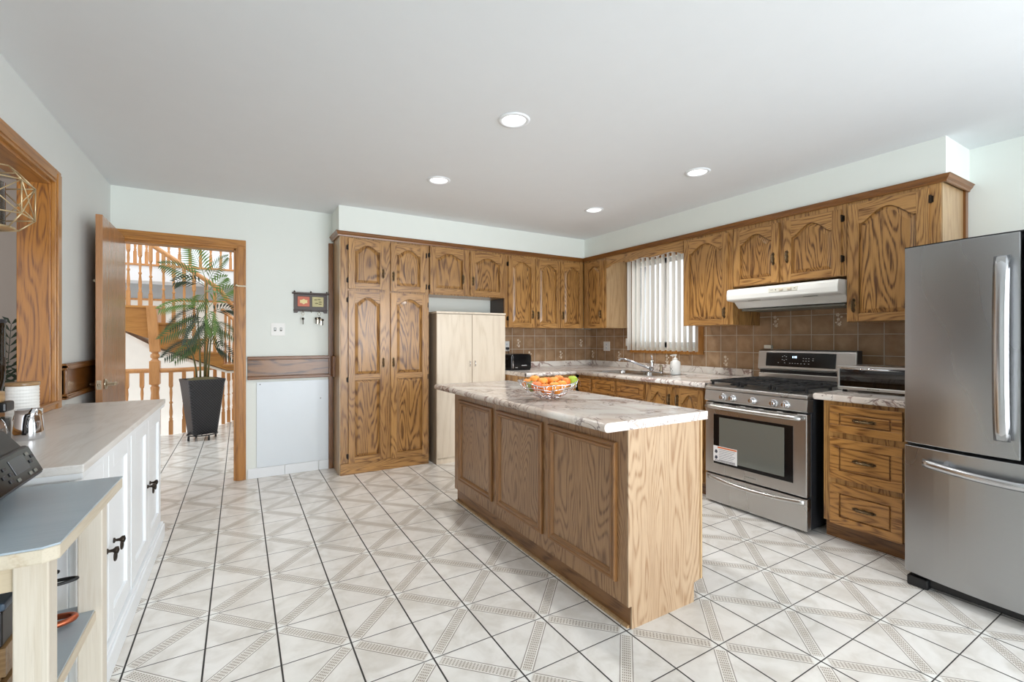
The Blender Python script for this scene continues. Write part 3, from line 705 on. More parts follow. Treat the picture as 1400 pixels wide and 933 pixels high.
def rrect(x0, x1, y0, y1, r):
    p = []
    for cx, cy, a0 in ((x1-r, y1-r, 0), (x0+r, y1-r, pi/2), (x0+r, y0+r, pi), (x1-r, y0+r, 3*pi/2)):
        rr = r
        for k in range(7): a = a0+pi/2*k/6; p.append((cx+rr*cos(a), cy+rr*sin(a)))
    return p
mb = MB(); x0, x1, y0, y1 = 1.262, 1.912, 1.392, 3.27
prof = [(x0+.019-.019*cos(-pi/2+pi*k/12), .880+.0195*sin(-pi/2+pi*k/12)) for k in range(13)]+[(x1-.003, .8995), (x1, .8965), (x1, .8635), (x1-.003, .8605)]
mb.rings([[(x, y, z) for x, z in prof] for y in (y0, y0+.002, y1)], sm=True)
for f in mb.bm.faces:
    if len(f.verts) > 4 or abs(f.calc_center_median().x-x1) < .02: f.smooth = False
mb.build('top', M['marble'], o)
MB().box(1.4245, 1.4378, 1.43, 3.235, 0, .011).build('shoe_strip', M['oak_side'], o)
# ------------------------------------------------------------------ range hood
o = EMP('range_hood', (3.75, 1.95, 1.48), 'white slim range hood above the stainless gas range', 'range hood')
mb = MB(); y0, y1 = 1.538, 2.366
prof = [(3.62, 1.655), (3.512, 1.652), (3.496, 1.640), (3.490, 1.600), (3.492, 1.566), (3.506, 1.556), (3.60, 1.548), (3.655, 1.500), (3.985, 1.485), (3.995, 1.655)]
mb.rings([[(x, y, z) for x, z in prof] for y in (y1, y1-.008, y0+.008, y0)], sm=False)
mb.build('hood_shell', M['plastic'], o, bevel=.004)
MB().box(3.66, 3.97, y0+.03, y1-.03, 1.478, 1.492).build('filter_panel', M['greyr'], o)
MB().box(3.487, 3.494, 1.80, 2.01, 1.598, 1.630).build('control_strip', M['ivory'], o, bevel=.002)
for y in (1.915, 1.855): MB().box(3.480, 3.489, y-.014, y+.014, 1.607, 1.621).build('rocker_switch', M['melamine'], o, bevel=.002)
MB().lathe([(.004, 0), (.003, -.004)], (3.488, 1.955, 1.615), 8, axis='x').build('indicator', M['black'], o)
MB().box(3.4865, 3.489, 1.975, 1.995, 1.6135, 1.6165).box(3.4865, 3.489, 1.812, 1.824, 1.614, 1.618).build('printed_mark', M['greyr'], o)
for y in (2.16, 1.74):
    MB().rings([[(3.548+a*.022*0+r*.5*cos(k*pi/12), y+r*2.2*sin(k*pi/12), z-.0*k) for k in range(24)] for a, r, z in ((0, .026, 1.5535), (0, .022, 1.5505), (0, .001, 1.5495))]).build('lamp_slot', M['greyr'], o)
# ------------------------------------------------------------------ gas range
o = EMP('gas_range', (3.45, 1.895, 0), 'stainless steel gas range with black control display between oak base cabinets', 'stove')
Y0, Y1, FXR = 1.527, 2.264, 3.10
MB().box(FXR+.03, 3.80, Y0+.002, Y1-.002, .03, .862).box(FXR+.06, 3.78, Y0+.03, Y1-.03, 0, .03).build('body', M['darkside'], o, bevel=.003)
mb = MB(); prof = [(FXR+.05, .858), (FXR-.016, .855), (FXR-.026, .862), (FXR-.022, .882), (FXR+.01, .893), (3.80, .893), (3.80, .858)]
mb.rings([[(x, y, z) for x, z in prof] for y in (Y1, Y0)], sm=False); mb.build('cooktop', M['steel'], o, bevel=.003)
mb = MB(); prof = [(FXR+.05, .772), (FXR-.020, .772), (FXR-.030, .785), (FXR-.018, .853), (FXR+.05, .853)]
mb.rings([[(x, y, z) for x, z in prof] for y in (Y1, Y0)], sm=False); mb.build('control_panel', M['steel'], o, bevel=.002)
for y in (2.106, 2.031, 1.882, 1.734, 1.657):
    k = MB().lathe([(.027, 0), (.027, -.006), (.021, -.009), (.019, -.030), (.015, -.034), (.001, -.034)], (FXR-.026, y, .812), 24, axis='x')
    k.box(FXR-.064, FXR-.055, y-.004, y+.004, .797, .829); k.build('knob', M['chrome'], o, bevel=.001)
# oven door
d = MB().box(FXR-.022, FXR+.03, Y0+.002, Y1-.002, .232, .762).build('oven_door', M['steel'], o, bevel=.006)
MB().box(FXR-.0255, FXR-.0215, 1.612, 2.190, .308, .678).build('door_glass', M['blackg'], d, bevel=.008)
m, t, b = newmat('oven_window'); b.inputs['Base Color'].default_value = (*s2l((140, 144, 138)), 1); b.inputs['Roughness'].default_value = .12
b.inputs['Metallic'].default_value = .55; M['ovenwin'] = m
MB().box(FXR-.028, FXR-.025, 1.668, 2.142, .335, .658).build('oven_window', M['ovenwin'], d, bevel=.001)
st = MB().box(FXR-.0295, FXR-.0275, 1.998, 2.188, .326, .442, 0)
xs_ = FXR-.0305
st.box(xs_, FXR-.029, 2.0, 2.152, .428, .438, 1)
for i in range(7):
    z = .418-i*.0125
    st.box(xs_, FXR-.029, 2.012+.01*((i*7) % 3), 2.140, z-.0012, z+.0012, 2)
for z in (.402, .358):
    st.prism([(-2.176, z-.008), (-2.164, z-.016), (-2.152, z-.006), (-2.156, z+.010), (-2.170, z+.012)], lambda u, v, dd: (xs_-dd+.001, -u, v), 0, .001, 2)
for i in range(2): st.box(xs_, FXR-.029, 2.012, 2.175, .336-i*.005, .338-i*.005, 2)
st.build('warning_sticker', [M['sticker'], M['stickero'], M['stickerk']], d)['label'] = 'white warning sticker with an orange bar'
hb = MB(); ys = [Y0+.035+(Y1-Y0-.07)*i/16 for i in range(17)]
hb.tube([(FXR-.022, ys[0], .735)]+[(FXR-.052-.012*sin(pi*i/16), y, .735) for i, y in enumerate(ys)]+[(FXR-.022, ys[-1], .735)], .0155, 12)
hb.build('handle', M['steel'], d)
vb = MB()
for k in range(5): vb.box(FXR-.0235, FXR-.021, Y0+.06+k*.13, Y0+.15+k*.13, .757, .7605)
vb.build('vent_slots', M['black'], d)
bd = MB().box(FXR-.026, FXR-.021, 1.852, 1.952, .257, .279, 0)
for k in range(9): bd.box(FXR-.0275, FXR-.0255, 1.862+k*.0093, 1.868+k*.0093, .263, .272, 1)
bd.build('badge', [M['steel'], M['greyr']], d, bevel=.002)
# drawer
d = MB().box(FXR-.020, FXR+.03, Y0+.002, Y1-.002, .018, .222).build('storage_drawer', M['steel'], o, bevel=.005)
hb = MB(); R = []
for i in range(25):
    t_ = i/24; y = Y1-.02-(Y1-Y0-.04)*t_; bul = .028*sin(pi*t_)**.7+.004; zc = .197-.018*sin(pi*t_)
    R.append([(FXR-.020-bul*f, y, zc+z) for f, z in ((0, .014), (.6, .016), (1, .010), (1.0, -.010), (.6, -.016), (0, -.014))])
hb.rings(R); hb.build('handle', M['steel'], d)
# backguard
g = MB().box(3.80, 3.875, Y0+.02, Y1+.0, .86, 1.155).build('backguard', M['darkside'], o, bevel=.004)
mb = MB(); prof = [(3.80, .985), (3.792, .985), (3.768, 1.0), (3.785, 1.142), (3.80, 1.154)]
mb.rings([[(x, y, z) for x, z in prof] for y in (Y1, Y0+.02)], sm=False); mb.build('console', M['steel'], g, bevel=.003)
MB().box(3.785, 3.80, Y0+.02, Y1, .893, .962).build('lower_trim', M['steel'], g, bevel=.003)
MB().box(3.79, 3.802, Y0+.03, Y1-.01, .960, .986).build('vent_gap', M['black'], g)
mb = MB(); mb.hexa([(3.764, 2.195, 1.020), (3.772, 2.195, 1.020), (3.772, 1.675, 1.020), (3.764, 1.675, 1.020), (3.778, 2.195, 1.132), (3.786, 2.195, 1.132), (3.786, 1.675, 1.132), (3.778, 1.675, 1.132)])
mb.build('display_panel', M['blackg'], g, bevel=.006)
mk = MB()
def onp(y, z, wy, hz, mi): 
    x = 3.764+(z-1.020)/.112*.014-.0012; mk.box(x, x+.002, y-wy, y+wy, z-hz, z+hz, mi)
for k in range(3): onp(1.968+.011*(1-k)-(.003 if k else 0), 1.098, .0035, .008, 1)
for (y, z) in ((2.06, 1.10), (2.045, 1.107), (2.03, 1.1), (2.06, 1.075), (2.045, 1.07), (2.03, 1.078), (2.09, 1.05), (2.04, 1.05), (2.0, 1.048), (1.98, 1.048), (1.96, 1.048), (1.94, 1.048), (1.915, 1.048), (1.89, 1.048), (1.86, 1.048), (1.90, 1.09), (1.88, 1.09), (1.86, 1.09), (1.90, 1.07), (1.88, 1.07), (1.86, 1.07), (1.83, 1.09), (1.83, 1.075)): onp(y, z, .004, .0018, 0)
mk.build('display_marks', [M['mark'], M['lcd']], g)
# burners and grates
for (x, y, r) in ((3.25, 2.10, .045), (3.25, 1.69, .05), (3.60, 2.10, .04), (3.60, 1.69, .045), (3.42, 1.895, .055)):
    MB().lathe([(r*1.3, 0), (r*1.25, .008), (r, .010), (r, .018), (r*.8, .024), (.001, .025)], (x, y, .893), 24).build('burner', M['iron'], o)
for (a, bq) in ((1.545, 1.775), (1.782, 2.008), (2.015, 2.245)):
    gm = MB(); z = .922; r = .007
    for x in (3.12, 3.74): gm.box(x-r, x+r, a, bq, z-r, z+r)
    for y in (a+r, bq-r): gm.box(3.12, 3.74, y-r, y+r, z-r, z+r)
    c = (a+bq)/2
    gm.box(3.12, 3.74, c-r*.8, c+r*.8, z-r, z+r)
    for x in (3.19, 3.25, 3.31, 3.43, 3.55, 3.61, 3.67): gm.box(x-r*.8, x+r*.8, a, bq, z-r, z+r)
    for x in (3.13, 3.43, 3.73):
        for y in (a+.012, bq-.012): gm.box(x-.008, x+.008, y-.008, y+.008, .892, z)
    gm.build('grate', M['iron'], o, bevel=.002)
tag(MB().box(3.955, 3.984, 2.255, 2.32, 1.158, 1.190).build('tile_switch_box', M['ivory'], None, bevel=.003), 'small ivory box on the tile just above the range console', 'switch')
# ------------------------------------------------------------------ refrigerator
o = EMP('refrigerator', (3.3, .56, 0), 'large stainless steel refrigerator with bottom freezer at the right edge', 'refrigerator')
MB().box(2.965, 3.72, .13, .985, .055, 1.70).build('cabinet_body', M['darkside'], o, bevel=.004)
def bow(y): return 2.898-.052*(1-((y-.558)/.417)**2)
def fdoor(name, y0, y1, z0, z1, par=o, n=14):
    mb = MB(); R = []
    ys = [y1-(y1-y0)*i/n for i in range(n+1)]
    loop = [(bow(y), y) for y in ys]+[(2.955, y0), (2.955, y1)]
    mb.rings([[(x, y, z) for x, y in loop] for z in (z0, z1)], sm=False)
    for f in mb.bm.faces:
        if abs(f.normal.z) < .5: f.smooth = False
    return mb.build(name, M['steel_z'], par, bevel=.004)
d1 = fdoor('left_door', .563, .975, .722, 1.699); d2 = fdoor('right_door', .141, .552, .722, 1.699); d3 = fdoor('freezer_drawer', .141, .975, .072, .708)
mb = MB(); 
mb.rings([[(x, y, z) for x, y in [(bow(.975-.834*i/14)+.002, .975-.834*i/14) for i in range(15)]+[(2.96, .141), (2.96, .975)]] for z in (1.699, 1.704)], sm=False); mb.build('top_cap', M['black'], o)
for dd, y, s in ((d1, .612, 1), (d2, .50, -1)):
    mb = MB(); R = []
    for i in range(21):
        t_ = i/20; z = .80+.80*t_; out = .030+.026*sin(pi*t_)**.6
        xx = bow(y)-out; R.append([(xx+a, y+bq, z) for a, bq in ((.0, -.026), (-.008, -.012), (-.010, .0), (-.008, .012), (0, .026), (.008, .022), (.010, 0), (.008, -.022))])
    mb.rings(R)
    for z in (.825, 1.575): mb.box(bow(y)-.045, bow(y)+.01, y-.014, y+.014, z-.018, z+.018)
    mb.build('handle', M['steel_h'], dd)
mb = MB(); R = []
for i in range(25):
    t_ = i/24; y = .89-.66*t_; xx = bow(y)-.028-.022*sin(pi*t_); z = .640-.018*sin(pi*t_)
    R.append([(xx+a, y, z+bq) for a, bq in ((.0, -.020), (-.008, -.010), (-.010, .0), (-.008, .010), (0, .020), (.008, .016), (.010, 0), (.008, -.016))])
mb.rings(R)
for y in (.80, .32): mb.hexa([(bow(y)-.045, y-.008, .63), (bow(y)+.012, y-.008, .63), (bow(y)+.012, y+.010, .63), (bow(y)-.045, y+.010, .63), (bow(y)-.04, y-.012, .645), (bow(y)+.012, y-.004, .675), (bow(y)+.012, y+.004, .675), (bow(y)-.04, y+.012, .645)])
mb.build('handle', M['steel_h'], d3)
MB().box(2.93, 3.0, .16, .955, .012, .068).build('kick_grille', M['black'], o, bevel=.004)
for y in (.93, .19): MB().box(2.905, 2.99, y-.045, y+.04, 0, .05).build('foot', M['black'], o, bevel=.008)
# ------------------------------------------------------------------ toaster oven
o = EMP('toaster_oven', (3.5, 1.3, .902), 'low wide stainless toaster oven on the short marble worktop', 'toaster oven')
a, bq = 1.075, 1.478; xf = 3.35
MB().box(xf+.012, 3.70, a, bq, .922, 1.068).build('housing', M['steel'], o, bevel=.008)
mb = MB()
for (y0_, y1_, z0_, z1_) in ((a, bq, .918, .938), (a, bq, 1.050, 1.070), (a, a+.012, .938, 1.05), (bq-.014, bq, .938, 1.05)): mb.box(xf-.004, xf+.012, y0_, y1_, z0_, z1_)
fr = mb.build('door_frame', M['steel'], o, bevel=.004)
MB().box(xf+.001, xf+.006, a+.012, bq-.014, .938, 1.05).build('door_glass', M['smoke'], fr)
MB().box(xf+.0135, xf+.016, a+.02, bq-.02, .94, 1.048).build('interior', M['greyr'], o)
mb = MB()
for z in (.965, .995): mb.cyl((xf+.009, a+.02, z), (xf+.009, bq-.02, z), .0016, n=6)
for k in range(24): mb.cyl((xf+.010, a+.03+k*.0145, .965), (xf+.010, a+.03+k*.0145, .972), .0012, n=5)
mb.build('rack', M['chrome'], o)
mk = MB()
for k in range(8): mk.box(xf-.0052, xf-.003, 1.25+k*.008, 1.255+k*.008, .925, .932)
mk.build('printed_mark', M['greyr'], o)
MB().cyl((xf-.018, a+.03, 1.052), (xf-.018, bq-.03, 1.052), .007, n=12).box(xf-.02, xf, a+.04, a+.05, 1.047, 1.057).box(xf-.02, xf, bq-.05, bq-.04, 1.047, 1.057).build('handle', M['chrome'], fr)
for x in (xf+.03, 3.68):
    for y in (a+.03, bq-.03): MB().lathe([(.014, 0), (.012, .022)], (x, y, .902), 12).build('foot', M['black'], o)
# ------------------------------------------------------------------ toaster
o = EMP('toaster', (2.63, 4.30, .902), 'black two-slice toaster on the worktop beside the pale wardrobe', 'toaster')
def rr(x0, x1, z0, z1, r, n=5):
    p = []
    for cx, cz, a0 in ((x1-r, z1-r, 0), (x0+r, z1-r, pi/2), (x0+r*.4, z0+r*.4, pi), (x1-r*.4, z0+r*.4, 3*pi/2)):
        q = r if a0 < pi else r*.4
        for k in range(n): aa = a0+pi/2*k/(n-1); p.append((cx+q*cos(aa), cz+q*sin(aa)))
    return p
MB().prism(rr(2.50, 2.755, .916, 1.078, .03), lambda u, v, d: (u, d, v), 4.215, 4.385).build('body', M['blackg'], o, bevel=.006)
MB().box(2.505, 2.75, 4.225, 4.375, .902, .918).build('base', M['black'], o, bevel=.003)
MB().box(2.515, 2.525, 4.210, 4.216, .925, 1.06).build('chrome_edge', M['chrome'], o)
MB().box(2.54, 2.72, 4.25, 4.272, 1.0785, 1.08).box(2.54, 2.72, 4.325, 4.347, 1.0785, 1.08).build('slots', M['hinge'], o)
MB().box(2.494, 2.501, 4.285, 4.315, 1.02, 1.035).build('lever', M['black'], o, bevel=.002)
mk = MB()
for k in range(9): mk.box(2.63+k*.0075, 2.6345+k*.0075, 4.2125, 4.2155, .951, .958+.003*((k*5) % 2))
mk.box(2.55, 2.58, 4.2125, 4.2155, .932, .936); mk.build('printed_mark', M['mark'], o)
# ------------------------------------------------------------------ sink, tap, soap
o = EMP('kitchen_sink', (3.415, 3.28, .9), 'double bowl stainless sink set into the worktop under the window', 'sink')
mb = MB(); z = .9035
def ringr(x0, x1, y0, y1, r, z): return [(x, y, z) for x, y in rrect(x0, x1, y0, y1, r)]
for y0_, y1_ in ((SY0+.03, 3.265), (3.295, SY1-.03)):
    mb.rings([ringr(SX0+.03, SX1-.09, y0_, y1_, .05, .906), ringr(SX0+.034, SX1-.094, y0_+.004, y1_-.004, .05, .898), ringr(SX0+.045, SX1-.105, y0_+.015, y1_-.015, .06, .77), ringr(SX0+.10, SX1-.16, y0_+.07, y1_-.07, .05, .755)], cap=False)
    f = mb.face([mb.bm.verts.new(p) for p in ringr(SX0+.10, SX1-.16, y0_+.07, y1_-.07, .05, .755)])
# deck: strips around the bowls
for (x0_, x1_, y0_, y1_) in ((SX0-.015, SX0+.03, SY0-.015, SY1+.015), (SX1-.09, SX1+.015, SY0-.015, SY1+.015), (SX0+.03, SX1-.09, SY0-.015, SY0+.03), (SX0+.03, SX1-.09, 3.265, 3.295), (SX0+.03, SX1-.09, SY1-.03, SY1+.015)): mb.box(x0_, x1_, y0_, y1_, .9025, .9065)
for y0_, y1_ in ((SY0+.03, 3.265), (3.295, SY1-.03)):
    p = rrect(SX0+.03, SX1-.09, y0_, y1_, .05)
    cs = [(SX1-.09, y1_), (SX0+.03, y1_), (SX0+.03, y0_), (SX1-.09, y0_)]
    for k in range(4):
        mb.face([mb.bm.verts.new((*cs[k], .9064))]+[mb.bm.verts.new((x, y, .9064)) for x, y in p[k*7:k*7+7]])
mb.build('basin', M['steel_s'], o, recalc=False)
for y in (3.095, 3.465): MB().lathe([(.001, 0), (.03, 0), (.04, .004), (.042, .006)], (3.37, y, .756), 20, cap=False).build('drain', M['chrome'], o)
o = EMP('kitchen_tap', (3.60, 3.27, .906), 'chrome single-lever kitchen tap with long angled spout', 'tap')
MB().prism(rrect(3.575, 3.625, 3.13, 3.41, .024), lambda u, v, d: (u, v, d), .9065, .918).build('deck_plate', M['chrome'], o, bevel=.003)
MB().lathe([(.024, 0), (.022, .05), (.021, .09), (.017, .105), (.001, .11)], (3.60, 3.27, .918), 20).build('body', M['chrome'], o)
MB().tube([(3.60, 3.28, .94), (3.57, 3.35, .965), (3.53, 3.44, 1.0), (3.49, 3.53, 1.03), (3.47, 3.575, 1.035), (3.462, 3.59, 1.025), (3.46, 3.594, 1.012)], [.014, .013, .012, .0115, .012, .012, .011], 12).build('spout', M['chrome'], o)
MB().tube([(3.60, 3.27, 1.02), (3.603, 3.268, 1.045), (3.597, 3.275, 1.07)], [.009, .006, .009], 10).lathe([(.001, 0), (.008, .003), (.009, .008), (.001, .014)], (3.597, 3.275, 1.066), 10).build('lever', M['chrome'], o)
MB().lathe([(.02, 0), (.018, .012), (.013, .03), (.014, .06), (.009, .068), (.001, .07)], (3.60, 3.15, .918), 14).build('side_spray', M['nickel'], o)
o = EMP('soap_dispenser', (3.575, 2.955, .9065), 'white soap pump bottle with grey printed pattern beside the sink', 'soap dispenser')
MB().lathe([(.001, 0), (.044, 0), (.047, .006), (.047, .105), (.043, .120), (.022, .134), (.018, .140)], (3.575, 2.955, .9065), 28).build('bottle', M['plastic'], o)
MB().lathe([(.019, .138), (.019, .152), (.007, .156), (.006, .176), (.012, .178), (.012, .188), (.001, .189)], (3.575, 2.955, .9065), 16).tube([(3.575, 2.955, 1.088), (3.55, 2.965, 1.089), (3.527, 2.975, 1.083)], [.006, .005, .004], 8).build('pump', M['plastic'], o)
mk = MB(); 
for k in range(16):
    aa = pi+(-.9+random.random()*1.6)-.35; zz = .93+random.random()*.065
    x, y = 3.575+.0474*cos(aa), 2.955+.0474*sin(aa); mk.lathe([(.001, 0), (.003+.004*random.random(), .0008), (.001, .0012)], (x, y, zz), 6, axis='x')
mk.build('printed_pattern', M['greyr'], o)
# outlets and switch plate
def plate(name, label, cat, F, u, v, w_, h_, kind):
    o = EMP(name, F(u, v, 0), label, cat)
    mb = MB(); fbox(mb, F, u-w_/2, u+w_/2, v-h_/2, v+h_/2, 0, .006); mb.build('plate', M['plastic'], o, bevel=.002)
    mb = MB()
    if kind == 'outlet':
        for dv in (-.022, .022):
            fbox(mb, F, u-.016, u+.016, v+dv-.014, v+dv+.014, .006, .0085)
        q = mb.build('socket', M['greyr'] if 0 else M['white'], o, bevel=.002)
        mb = MB()
        for dv in (-.022, .022):
            for du in (-.007, .007): fbox(mb, F, u+du-.0015, u+du+.0015, v+dv-.004, v+dv+.007, .0085, .009)
            fbox(mb, F, u-.002, u+.002, v+dv-.011, v+dv-.007, .0085, .009)
        mb.build('slots', M['black'], o)
    else:
        for du in (-.024, .024):
            mb = MB(); fbox(mb, F, u+du-.009, u+du+.009, v-.016, v+.016, .006, .0075); tg = mb.build('switch_frame', M['greyr'], o, bevel=.001)
            mb = MB(); fbox(mb, F, u+du-.005, u+du+.005, v-.006, v+.012, .0075, .016); mb.build('toggle', M['white'], tg, bevel=.002)
    return o
o = plate('wall_outlet', 'white wall outlet with black plug beside the pale wardrobe', 'outlet', Fr('b', 0, 4.664), 2.70, 1.158, .075, .118, 'outlet')
MB().box(2.682, 2.718, 4.625, 4.655, 1.118, 1.146).build('plug', M['black'], o, bevel=.005)
tag(MB().tube([(2.70, 4.63, 1.12), (2.70, 4.60, 1.05), (2.69, 4.56, .95), (2.67, 4.50, .912), (2.64, 4.38, .912)], .0035, 8).build('power_cord', M['black']), 'black power cord running from the outlet down to the toaster', 'cord')
plate('wall_outlet', 'ivory double outlet on the brown tile left of the window blind', 'outlet', Fr('r', 0, 3.984), -4.35, 1.152, .115, .118, 'outlet')
plate('light_switch', 'white double toggle switch plate below left of the key rack', 'light switch', Fr('b', 0, 4.68), .299, 1.33, .115, .115, 'sw')
# ------------------------------------------------------------------ vertical blind
o = EMP('vertical_blind', (3.93, 3.5, 2.1), 'off-white vertical slat blind hanging over the kitchen window', 'blind')
MB().box(3.895, 3.955, 2.96, 3.94, 2.165, 2.2).build('head_rail', M['plastic'], o, bevel=.003)
nv = 14
for k in range(nv):
    y = 3.905-k*(3.905-2.985)/(nv-1); an = radians(-16)+random.uniform(-.10, .10)
    mb = MB(); n = 6; W = .088; vs = []
    for z in (1.113, 1.125, 2.163):
        row = []
        for i in range(n+1):
            s_ = (i/n-.5)*W; bu = .006*(1-(2*i/n-1)**2); row.append(mb.bm.verts.new((3.925+cos(an)*s_+sin(an)*bu, y-sin(an)*s_+cos(an)*bu, z)))
        vs.append(row)
    for r in range(2):
        for i in range(n): mb.face([vs[r][i], vs[r][i+1], vs[r+1][i+1], vs[r+1][i]], 0, True)
    mb.build('vane', M['blind'], o, recalc=False)
tag(MB().box(3.945, 3.965, 3.951, 3.985, 1.16, 1.25).build('blind_cord_cleat', M['plastic'], None, bevel=.003), 'small white cleat on the tile beside the blind', 'cleat')
MB().cyl((3.935, 3.942, 1.12), (3.935, 3.942, 2.165), .0025, n=6).build('pull_cord', M['plastic'], o)
# ------------------------------------------------------------------ pale wardrobe
o = EMP('wardrobe', (2.06, 4.46, 0), 'pale wood two-door wardrobe standing under the short wall cabinet', 'wardrobe')
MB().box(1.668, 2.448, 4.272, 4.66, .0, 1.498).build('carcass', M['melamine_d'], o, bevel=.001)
MB().box(1.664, 2.452, 4.250, 4.665, 1.498, 1.518).build('top', M['melamine'], o, bevel=.002)
MB().box(1.67, 2.446, 4.262, 4.275, .0, .055).build('plinth', M['melamine'], o)
for a, bq, hx in ((1.670, 2.052, 2.025), (2.057, 2.446, 2.085)):
    d = MB().box(a, bq, 4.253, 4.271, .058, 1.492).build('door', M['melamine'], o, bevel=.001)
    MB().tube([(hx, 4.253, .962), (hx, 4.236, .966), (hx, 4.234, .99), (hx, 4.236, 1.014), (hx, 4.253, 1.018)], .004, 8).build('handle', M['chrome'], d)
# ------------------------------------------------------------------ key rack and keys
o = EMP('key_rack', (.575, 4.66, 1.57), 'dark wooden key rack with two small square pictures on the wall', 'key rack')
KX, KZ = -.0312, .016
mb = MB(); mb.box(.43, .718, 4.662, 4.678, 1.51, 1.662)
mb.prism([(.43, 1.512), (.43, 1.486), (.458, 1.486), (.466, 1.50), (.682, 1.50), (.69, 1.486), (.718, 1.486), (.718, 1.512)], lambda u, v, d: (u, d, v), 4.662, 4.678)
mb.box(.427, .721, 4.656, 4.678, 1.508, 1.517); mb.build('backboard', M['espresso'], o, bevel=.002)
MB().box(.415, .735, 4.645, 4.679, 1.662, 1.677).build('top_shelf', M['espresso'], o, bevel=.003)
for a, bq, mt, mo in ((.460, .562, 'red', 'cream'), (.585, .685, 'sage', 'olive')):
    q = MB().box(a, bq, 4.656, 4.662, 1.546, 1.639).build('picture_tile', M[mt], o, bevel=.002)
    c = (a+bq)/2; k = MB()
    if mt == 'red':
        p = [(c+(.030+.008*(i % 2))*cos(i*pi/6), 1.592+(.018+.008*(i % 2))*sin(i*pi/6)) for i in range(12)]; k.prism(p, lambda u, v, d: (u, d, v), 4.6545, 4.656)
    else:
        for du, dv in ((-.02, .02), (.01, .024), (.02, 0), (-.012, -.014), (.018, -.02)):
            p = [(c+du+.016*cos(i*pi/4), 1.592+dv+.006*sin(i*pi/4)) for i in range(8)]; k.prism(p, lambda u, v, d: (u, d, v), 4.6545, 4.656)
    k.build('picture_motif', M[mo], q)
for x in (.503, .575, .643):
    MB().tube([(x, 4.662, 1.507), (x, 4.645, 1.507), (x, 4.636, 1.498), (x, 4.632, 1.488), (x, 4.628, 1.498)], .0025, 8).build('hook', M['nickel'], o)
for x in (.435, .575, .715): MB().lathe([(.006, 0), (.008, .008), (.003, .016), (.001, .018)], (x, 4.668, 1.676), 10).build('knob', M['espresso'], o)
def keyset(label, x, n, L, T=1.49):
    o = EMP('key_bunch', (x, 4.634, T), label, 'keys')
    MB().tube([(x+.012*cos(k*pi/8), 4.632, T-.012+.016*sin(k*pi/8)) for k in range(16)], .0016, 6, closed=True).build('key_ring', M['nickel'], o)
    for i in range(n):
        dx = (i-(n-1)/2)*.014; z = T-.025-random.random()*.04
        mb = MB(); mb.lathe([(.001, -.001), (.011, -.001), (.011, .001), (.001, .001)], (x+dx, 4.632-.004*i, z-.006), 14, axis='y')
        mb.box(x+dx-.004, x+dx+.004, 4.631-.004*i, 4.633-.004*i, z-L*.7, z-.012); mb.build('key', [M['hinge'], M['nickel']][i % 2], o)
keyset('single long key hanging from the left hook of the key rack', .503, 1, .085)
keyset('bunch of keys hanging from the right hook of the key rack', .643, 5, .08)
# ------------------------------------------------------------------ fruit bowl
BC = Vector((1.507, 2.130, .9050)); BA = atan2(-.166, .278)
def bp(a, r, z): 
    e = abs(cos(a)); R = r*(.115+.055*e**2); return (BC.x+R*cos(a)*cos(BA)-R*sin(a)*sin(BA), BC.y+R*cos(a)*sin(BA)+R*sin(a)*cos(BA), BC.z+z*(1+.35*e**3))
o = EMP('fruit_bowl', BC, 'silver wire bowl heaped with oranges on the island worktop', 'bowl')
prof = [(.32, .004), (.55, .014), (.78, .034), (.92, .055), (1.0, .078)]
for i, (r, z) in enumerate(prof):
    MB().tube([bp(2*pi*k/48, r*(1+.03*sin(7*2*pi*k/48+i)), z+.004*sin(5*2*pi*k/48+i*2)) for k in range(48)], .0032 if i in (0, 4) else .0022, 6, closed=True).build('wire_ring', M['chrome'], o)
for k in range(30):
    a = 2*pi*k/30; s_ = .25*(1 if k % 2 else -1)
    MB().tube([bp(a+s_*(r-.3), r, z) for r, z in prof], .0020, 5).build('rib_wire', M['chrome'], o)
def fruit(name, pos, r, mat, label, cat, group=None, sq=.94):
    o = EMP(name, (pos[0], pos[1], pos[2]-r*sq), label, cat, group)
    mb = MB(); pr = []
    for i in range(15):
        th = -pi/2+pi*i/14; rr_ = r*cos(th); h = r*sq*sin(th)
        if i > 10: h -= (i-10)**2/16*r*.14
        if i < 2: h += r*.04
        pr.append((max(rr_, .0002), h))
    mb.lathe(pr, pos, 20); mb.build('skin', mat, o)
    MB().lathe([(.003, 0), (.0035, .004), (.002, .006)], (pos[0], pos[1], pos[2]+r*sq*.86), 8).build('stem', M['stem'], o)
    return o
def bl(a, r, z): return Vector(bp(a, r, 0))*1+Vector((0, 0, z))
fr_pos = []
k = 0
ux = Vector((cos(BA), sin(BA), 0)); vy = Vector((-sin(BA), cos(BA), 0))
def at(u, v, z): return BC+ux*u+vy*v+Vector((0, 0, z))
oranges = [at(-.115, .02, .082), at(-.075, .03, .100), at(-.03, -.005, .092), at(.0, .05, .088), at(.035, .02, .092), at(.065, .05, .098), at(.03, -.055, .070), at(.075, -.03, .078), at(.096, -.008, .092), at(-.02, -.065, .062), at(-.01, -.01, .045), at(.05, 0, .045)]
for p in oranges: fruit('orange', p, .031+random.uniform(-.002, .002), M['orange'], 'bright orange fruit heaped in the wire bowl', 'orange', 'oranges in the fruit bowl')
fruit('peach', at(-.068, -.056, .074), .031, M['peach'], 'blushed peach at the front left of the wire bowl', 'peach')
fruit('mottled_pear', at(-.098, -.028, .070), .030, M['pear'], 'mottled green fruit at the left side of the wire bowl', 'pear', sq=1.05)
fruit('green_apple', at(.142, .034, .098), .031, M['apple'], 'bright green apple at the right end of the wire bowl', 'apple')
